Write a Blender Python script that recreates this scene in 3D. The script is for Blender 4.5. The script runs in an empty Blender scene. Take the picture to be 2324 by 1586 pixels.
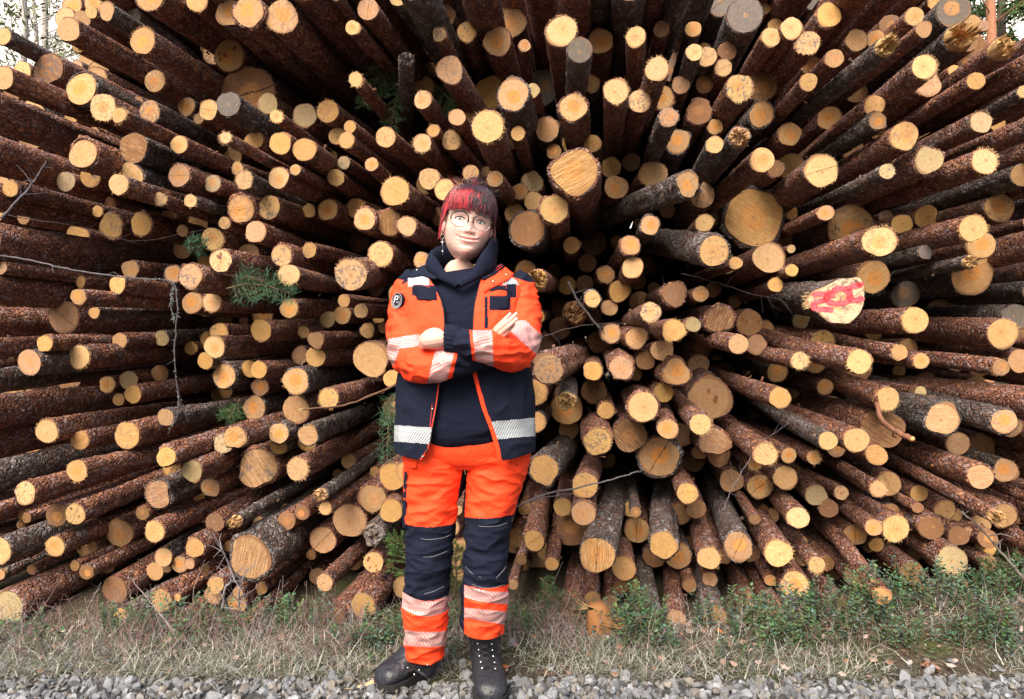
import bpy, bmesh, math, random
import numpy as np
from mathutils import Vector, Matrix, noise as mnoise
random.seed(7); RNG=np.random.default_rng(11)
R=math.radians; PI=math.pi
sc=bpy.context.scene
# ---------------------------------------------------------------- camera, sky, sun, exposure
CAM_H=1.14; FPX=1500.0; CX=1161.5; CY=793.0
cam_d=bpy.data.cameras.new('camera'); cam=bpy.data.objects.new('camera',cam_d); sc.collection.objects.link(cam); sc.camera=cam
cam_d.sensor_width=36; cam_d.lens=36*FPX/2323.0; cam_d.clip_start=.05; cam_d.clip_end=500
cam.location=(0,0,CAM_H); cam.rotation_euler=(R(90),0,0)
SUN_EL,SUN_AZ=47.0,203.0      # azimuth clockwise from +Y; light comes over the photographer's shoulder
world=bpy.data.worlds.new('World'); sc.world=world; world.use_nodes=True
wn=world.node_tree.nodes; wl=world.node_tree.links
sky=wn.new('ShaderNodeTexSky'); sky.sky_type='NISHITA'; sky.sun_disc=False
sky.sun_elevation=R(SUN_EL); sky.sun_rotation=R(SUN_AZ); sky.air_density=1.3; sky.dust_density=10.0; sky.ozone_density=1.0
wl.new(sky.outputs[0],wn['Background'].inputs[0]); wn['Background'].inputs[1].default_value=.15
sun_d=bpy.data.lights.new('sun','SUN'); sun_d.energy=2.2; sun_d.angle=R(40); sun_d.color=(1,.945,.87)
sun=bpy.data.objects.new('sun',sun_d); sc.collection.objects.link(sun)
_az=R(SUN_AZ); _el=R(SUN_EL)
_dir=Vector((math.sin(_az)*math.cos(_el),math.cos(_az)*math.cos(_el),math.sin(_el)))
sun.rotation_euler=_dir.to_track_quat('Z','Y').to_euler(); sun.location=(0,-5,8)
sc.view_settings.view_transform='Standard'; sc.view_settings.look='None'; sc.view_settings.exposure=.88; sc.view_settings.gamma=1
sc.cycles.max_bounces=6; sc.cycles.diffuse_bounces=3; sc.cycles.transparent_max_bounces=12
# ---------------------------------------------------------------- helpers
C=sc.collection
def W(px,py,y): return Vector(((px-CX)*y/FPX, y, CAM_H-(py-CY)*y/FPX))
class MB:
    """collects vertices, faces, per-vertex colours / uvs and per-face material indices into one mesh"""
    def __init__(s): s.v=[];s.f=[];s.c=[];s.uv=[];s.m=[];s.n=0
    def add(s,v,f,c=None,uv=None,m=0):
        v=np.asarray(v,dtype=np.float32).reshape(-1,3); k=len(v)
        s.v.append(v); b=s.n; s.n+=k
        s.f.extend([tuple(i+b for i in q) for q in f])
        c=np.zeros((k,4),np.float32) if c is None else np.broadcast_to(np.asarray(c,np.float32),(k,4)); s.c.append(c)
        s.uv.append(np.zeros((k,2),np.float32) if uv is None else np.asarray(uv,np.float32))
        if isinstance(m,int): s.m.extend([m]*len(f))
        else: s.m.extend(m)
    def build(s,name,mats,parent=None,smooth=True,origin=None):
        me=bpy.data.meshes.new(name)
        V=np.concatenate(s.v) if s.v else np.zeros((0,3),np.float32)
        if origin is not None: V=V-np.asarray(origin,np.float32)
        me.from_pydata(V.tolist(),[],s.f)
        if s.v:
            a=me.color_attributes.new('col','FLOAT_COLOR','POINT'); a.data.foreach_set('color',np.concatenate(s.c).ravel())
            lv=np.empty(len(me.loops),np.int32); me.loops.foreach_get('vertex_index',lv)
            u=me.uv_layers.new(name='UVMap'); u.data.foreach_set('uv',np.concatenate(s.uv)[lv].ravel())
            if not isinstance(mats,(list,tuple)): mats=[mats]
            for x in mats: me.materials.append(x)
            if len(mats)>1: me.polygons.foreach_set('material_index',np.array(s.m,np.int32))
            me.polygons.foreach_set('use_smooth',np.full(len(me.polygons),smooth))
        me.update()
        o=bpy.data.objects.new(name,me); C.objects.link(o)
        if origin is not None: o.location=origin
        if parent is not None:
            o.parent=parent
            if origin is not None: o.location=Vector(origin)-parent.location
            else: o.location=-parent.location
        return o
def tag(o,label=None,cat=None,group=None,kind=None):
    if label: o['label']=label
    if cat: o['category']=cat
    if group: o['group']=group
    if kind: o['kind']=kind
    return o
def empty(name,loc,label,cat,group=None):
    o=bpy.data.objects.new(name,None); C.objects.link(o); o.location=loc; o.empty_display_size=.1
    return tag(o,label,cat,group)
def frame(a):
    a=a/np.linalg.norm(a); h=np.array([0,0,1.]) if abs(a[2])<.9 else np.array([1.,0,0])
    u=np.cross(a,h); u/=np.linalg.norm(u); w=np.cross(u,a); return a,u,w
def crom(P,n):
    """Catmull-Rom through rows of P (any columns), n samples per span"""
    P=np.asarray(P,float); Q=np.vstack([2*P[0]-P[1],P,2*P[-1]-P[-2]]); out=[]
    for i in range(1,len(Q)-2):
        for t in np.linspace(0,1,n,endpoint=False):
            a,b,c,d=Q[i-1],Q[i],Q[i+1],Q[i+2]
            out.append(.5*((2*b)+(c-a)*t+(2*a-5*b+4*c-d)*t*t+(3*b-a-3*c+d)*t**3))
    out.append(P[-1]); return np.array(out)
def tube(mb,pts,rad,n=6,col=None,m=0,caps=True,span=0,rough=0.0):
    P=np.asarray(pts,float); r=np.broadcast_to(np.asarray(rad,float),(len(P),)).copy()
    if span: Q=crom(np.column_stack([P,r]),span); P=Q[:,:3]; r=np.maximum(Q[:,3],1e-4)
    k=len(P); T=np.gradient(P,axis=0); V=[]
    a,u,w=frame(T[0])
    for i in range(k):
        t=T[i]/(np.linalg.norm(T[i])+1e-12); u=u-t*np.dot(u,t); u/=np.linalg.norm(u)+1e-12; w=np.cross(t,u)
        th=np.linspace(0,2*PI,n,endpoint=False)
        rr=r[i]*(1+(RNG.uniform(-rough,rough,n) if rough else 0))
        V.append(P[i]+np.outer(np.cos(th)*rr,u)+np.outer(np.sin(th)*rr,w))
    F=[(i*n+j,i*n+(j+1)%n,(i+1)*n+(j+1)%n,(i+1)*n+j) for i in range(k-1) for j in range(n)]
    if caps: F+=[tuple(range(n))[::-1],tuple((k-1)*n+j for j in range(n))]
    mb.add(np.vstack(V),F,col,None,m)
# ---------------------------------------------------------------- material helpers
def mat(name):
    m=bpy.data.materials.new(name); m.use_nodes=True; nt=m.node_tree; return m,nt.nodes,nt.links,nt.nodes['Principled BSDF']
class NT:
    def __init__(s,name):
        s.m,s.n,s.l,s.b=mat(name)
    def node(s,t,**k):
        o=s.n.new(t)
        for a,b in k.items(): setattr(o,a,b)
        return o
    def put(s,inp,v):
        if hasattr(v,'is_linked') or isinstance(v,bpy.types.NodeSocket): s.l.new(v,inp)
        elif v is not None: inp.default_value=v
    def math(s,op,a,b=None,c=None,clamp=False):
        o=s.node('ShaderNodeMath',operation=op,use_clamp=clamp); s.put(o.inputs[0],a); s.put(o.inputs[1],b)
        if c is not None: s.put(o.inputs[2],c)
        return o.outputs[0]
    def vmath(s,op,a,b=None):
        o=s.node('ShaderNodeVectorMath',operation=op); s.put(o.inputs[0],a)
        if b is not None: s.put(o.inputs[3] if op=='SCALE' else o.inputs[1],b)
        return o.outputs['Value'] if op in('LENGTH','DOT_PRODUCT') else o.outputs[0]
    def mix(s,f,a,b,t='MIX'):
        o=s.node('ShaderNodeMix',data_type='RGBA',blend_type=t); s.put(o.inputs[0],f); s.put(o.inputs[6],a); s.put(o.inputs[7],b); return o.outputs[2]
    def noise(s,vec,scale,detail=3,rough=.55,dist=0.0):
        o=s.node('ShaderNodeTexNoise'); s.put(o.inputs['Vector'],vec); o.inputs['Scale'].default_value=scale; o.inputs['Detail'].default_value=detail; o.inputs['Roughness'].default_value=rough; o.inputs['Distortion'].default_value=dist; return o.outputs[0]
    def vor(s,vec,scale,feature='F1',out='Distance',rnd=1.0):
        o=s.node('ShaderNodeTexVoronoi',feature=feature); s.put(o.inputs['Vector'],vec); o.inputs['Scale'].default_value=scale; o.inputs['Randomness'].default_value=rnd; return o.outputs[out]
    def ramp(s,v,lo,hi,a=0.0,b=1.0,smooth=True):
        o=s.node('ShaderNodeMapRange',interpolation_type='SMOOTHSTEP' if smooth else 'LINEAR'); s.put(o.inputs[0],v)
        for i,x in enumerate((lo,hi,a,b)): o.inputs[i+1].default_value=x
        return o.outputs[0]
    def attr(s,name='col'):
        o=s.node('ShaderNodeAttribute',attribute_name=name); return o
    def comb(s,x,y,z):
        o=s.node('ShaderNodeCombineXYZ'); s.put(o.inputs[0],x); s.put(o.inputs[1],y); s.put(o.inputs[2],z); return o.outputs[0]
    def sep(s,v):
        o=s.node('ShaderNodeSeparateXYZ'); s.put(o.inputs[0],v); return o.outputs
    def bump(s,h,strength,dist,prev=None):
        o=s.node('ShaderNodeBump'); o.inputs['Strength'].default_value=strength; o.inputs['Distance'].default_value=dist; s.put(o.inputs['Height'],h)
        if prev is not None: s.put(o.inputs['Normal'],prev)
        return o.outputs[0]
    def pos(s): return s.node('ShaderNodeNewGeometry').outputs['Position']
    def fin(s,col,rough=.8,nrm=None,spec=None):
        s.put(s.b.inputs['Base Color'],col); s.put(s.b.inputs['Roughness'],rough)
        if nrm is not None: s.put(s.b.inputs['Normal'],nrm)
        if spec is not None: s.b.inputs['Specular IOR Level'].default_value=spec
        return s.m
def rgb(*c): return (c[0],c[1],c[2],1)
# bark: col = (dark 0..1, seed, loose flake 0..1, lichen)
def make_bark():
    t=NT('pine_bark'); a=t.attr(); s=t.sep(a.outputs['Color']); dark,seed,flake=s[0],s[1],s[2]
    p=t.vmath('ADD',t.pos(),t.comb(t.math('MULTIPLY',seed,31.0),t.math('MULTIPLY',seed,17.0),t.math('MULTIPLY',seed,53.0)))
    wob=t.node('ShaderNodeTexNoise'); t.put(wob.inputs['Vector'],p); wob.inputs['Scale'].default_value=14; wob.inputs['Detail'].default_value=2
    pw=t.vmath('ADD',p,t.vmath('SCALE',wob.outputs['Color'],.06))
    q=t.vmath('MULTIPLY',pw,(1,.55,1))
    edge=t.vor(q,50,'DISTANCE_TO_EDGE'); cell=t.vor(q,50,'F1','Color'); cs=t.sep(cell)
    fine=t.noise(q,120,4,.65); big=t.noise(p,7,3,.6); mid=t.noise(q,28,4,.6)
    red=t.mix(t.ramp(mid,.35,.7),rgb(.19,.074,.050),rgb(.37,.155,.10))
    red=t.mix(t.math('MULTIPLY',t.ramp(cs[0],.62,.9),.75),red,rgb(.52,.25,.14))
    red=t.mix(t.math('MULTIPLY',t.ramp(cs[1],.62,.86),.6),red,rgb(.36,.26,.27))
    gry=t.mix(t.ramp(mid,.35,.7),rgb(.09,.068,.062),rgb(.21,.18,.18))
    gry=t.mix(t.math('MULTIPLY',t.ramp(cs[1],.65,.9),.6),gry,rgb(.36,.35,.36))
    gry=t.mix(t.math('MULTIPLY',t.ramp(cs[0],.75,.9),.5),gry,rgb(.20,.09,.05))
    f=t.ramp(t.math('ADD',dark,t.math('MULTIPLY',t.math('SUBTRACT',big,.5),1.3)),.3,.7)
    c=t.mix(f,red,gry)
    c=t.mix(t.math('MULTIPLY',flake,t.ramp(fine,.3,.7,.5,1.0)),c,rgb(.34,.16,.085))
    c=t.mix(t.ramp(edge,.0,.08,.66,0.0),c,rgb(.022,.011,.008))
    c=t.mix(t.ramp(fine,.32,.62,.55,0.0),c,rgb(.03,.015,.01))
    h=t.math('ADD',t.math('MULTIPLY',t.ramp(edge,0,.22),.8),t.math('ADD',t.math('MULTIPLY',fine,.5),t.math('MULTIPLY',mid,.8)))
    return t.fin(c,t.ramp(mid,.3,.7,.62,.9),t.bump(h,1.0,.014),.35)
# cut wood: col = tone rgb, alpha = seed ; second attribute 'ft' = (heart, saw, stain, crack)
def make_cut():
    t=NT('cut_wood'); a=t.attr(); tone=a.outputs['Color']; seed=a.outputs['Alpha']
    fs=t.node('ShaderNodeAttribute',attribute_name='ft'); fx=t.sep(fs.outputs['Color']); heart,saw,stain=fx[0],fx[1],fx[2]; crack=fs.outputs['Alpha']
    uv=t.node('ShaderNodeUVMap',uv_map='UVMap').outputs[0]
    off=t.comb(t.math('MULTIPLY',seed,43.0),t.math('MULTIPLY',seed,71.0),t.math('MULTIPLY',seed,13.0))
    p=t.vmath('ADD',uv,off)
    n1=t.noise(p,1.6,2,.5); n2=t.noise(p,5,4,.6); n3=t.noise(p,22,3,.6)
    ctr=t.comb(t.math('MULTIPLY',t.math('SINE',t.math('MULTIPLY',seed,77.0)),.14),t.math('MULTIPLY',t.math('SINE',t.math('MULTIPLY',seed,131.0)),.14),0.0)
    rr=t.vmath('LENGTH',t.vmath('SUBTRACT',uv,ctr))
    rd=t.math('ADD',rr,t.math('MULTIPLY',t.math('SUBTRACT',n1,.5),.25))
    rw=t.math('SINE',t.math('MULTIPLY',rd,t.math('ADD',46.0,t.math('MULTIPLY',seed,30.0))))
    c=t.mix(t.ramp(n2,.25,.72,0,.75),tone,t.mix(1.0,tone,rgb(.72,.60,.45),'MULTIPLY'))
    c=t.mix(t.ramp(rw,-.2,1.0,0,.38),c,t.mix(1.0,tone,rgb(.70,.52,.34),'MULTIPLY'))
    hr=t.math('ADD',rd,t.math('MULTIPLY',t.math('SUBTRACT',n2,.5),.14))
    c=t.mix(t.math('MULTIPLY',t.ramp(hr,.52,.38),heart),c,t.mix(t.ramp(rw,-.5,1,0,.5),rgb(.56,.25,.065),rgb(.44,.17,.045)))
    c=t.mix(t.math('MULTIPLY',t.ramp(hr,.17,.10),.6),c,rgb(.38,.19,.08))
    c=t.mix(t.ramp(rr,.05,.02,0,.8),c,rgb(.16,.07,.03))
    # saw strokes run across the face in one direction
    ang=t.math('MULTIPLY',seed,9.0)
    us=t.sep(uv); ca=t.math('COSINE',ang); sa=t.math('SINE',ang)
    ux=t.math('ADD',t.math('MULTIPLY',us[0],ca),t.math('MULTIPLY',us[1],sa)); uy=t.math('SUBTRACT',t.math('MULTIPLY',us[1],ca),t.math('MULTIPLY',us[0],sa))
    st=t.noise(t.comb(t.math('MULTIPLY',ux,1.3),t.math('MULTIPLY',uy,22.0),t.math('MULTIPLY',seed,9.0)),1.0,3,.6)
    c=t.mix(t.math('MULTIPLY',t.ramp(st,.42,.66),t.math('MULTIPLY',saw,.75)),c,t.mix(1.0,tone,rgb(.50,.36,.27),'MULTIPLY'))
    c=t.mix(t.math('MULTIPLY',t.ramp(st,.45,.30),t.math('MULTIPLY',saw,.35)),c,rgb(.74,.56,.33))
    sm=t.ramp(t.math('ADD',n2,t.math('MULTIPLY',n1,.6)),.80,.98)
    c=t.mix(t.math('MULTIPLY',sm,stain),c,rgb(.115,.105,.11))
    c=t.mix(t.math('MULTIPLY',t.ramp(n3,.60,.72),.50),c,rgb(.20,.12,.07))
    cr=t.math('ABSOLUTE',t.math('ADD',uy,t.math('MULTIPLY',t.math('SUBTRACT',n2,.5),.25)))
    c=t.mix(t.math('MULTIPLY',t.ramp(cr,.03,.012),crack),c,rgb(.02,.01,.008))
    c=t.mix(t.ramp(rr,.97,1.08,0,.75),c,rgb(.20,.10,.05))
    h=t.math('ADD',t.math('MULTIPLY',n3,.8),t.math('ADD',t.math('MULTIPLY',st,t.math('ADD',.25,saw)),t.math('MULTIPLY',rw,.10)))
    return t.fin(c,.78,t.bump(h,.55,.004),.3)
M_BARK=make_bark(); M_CUT=make_cut()
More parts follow.
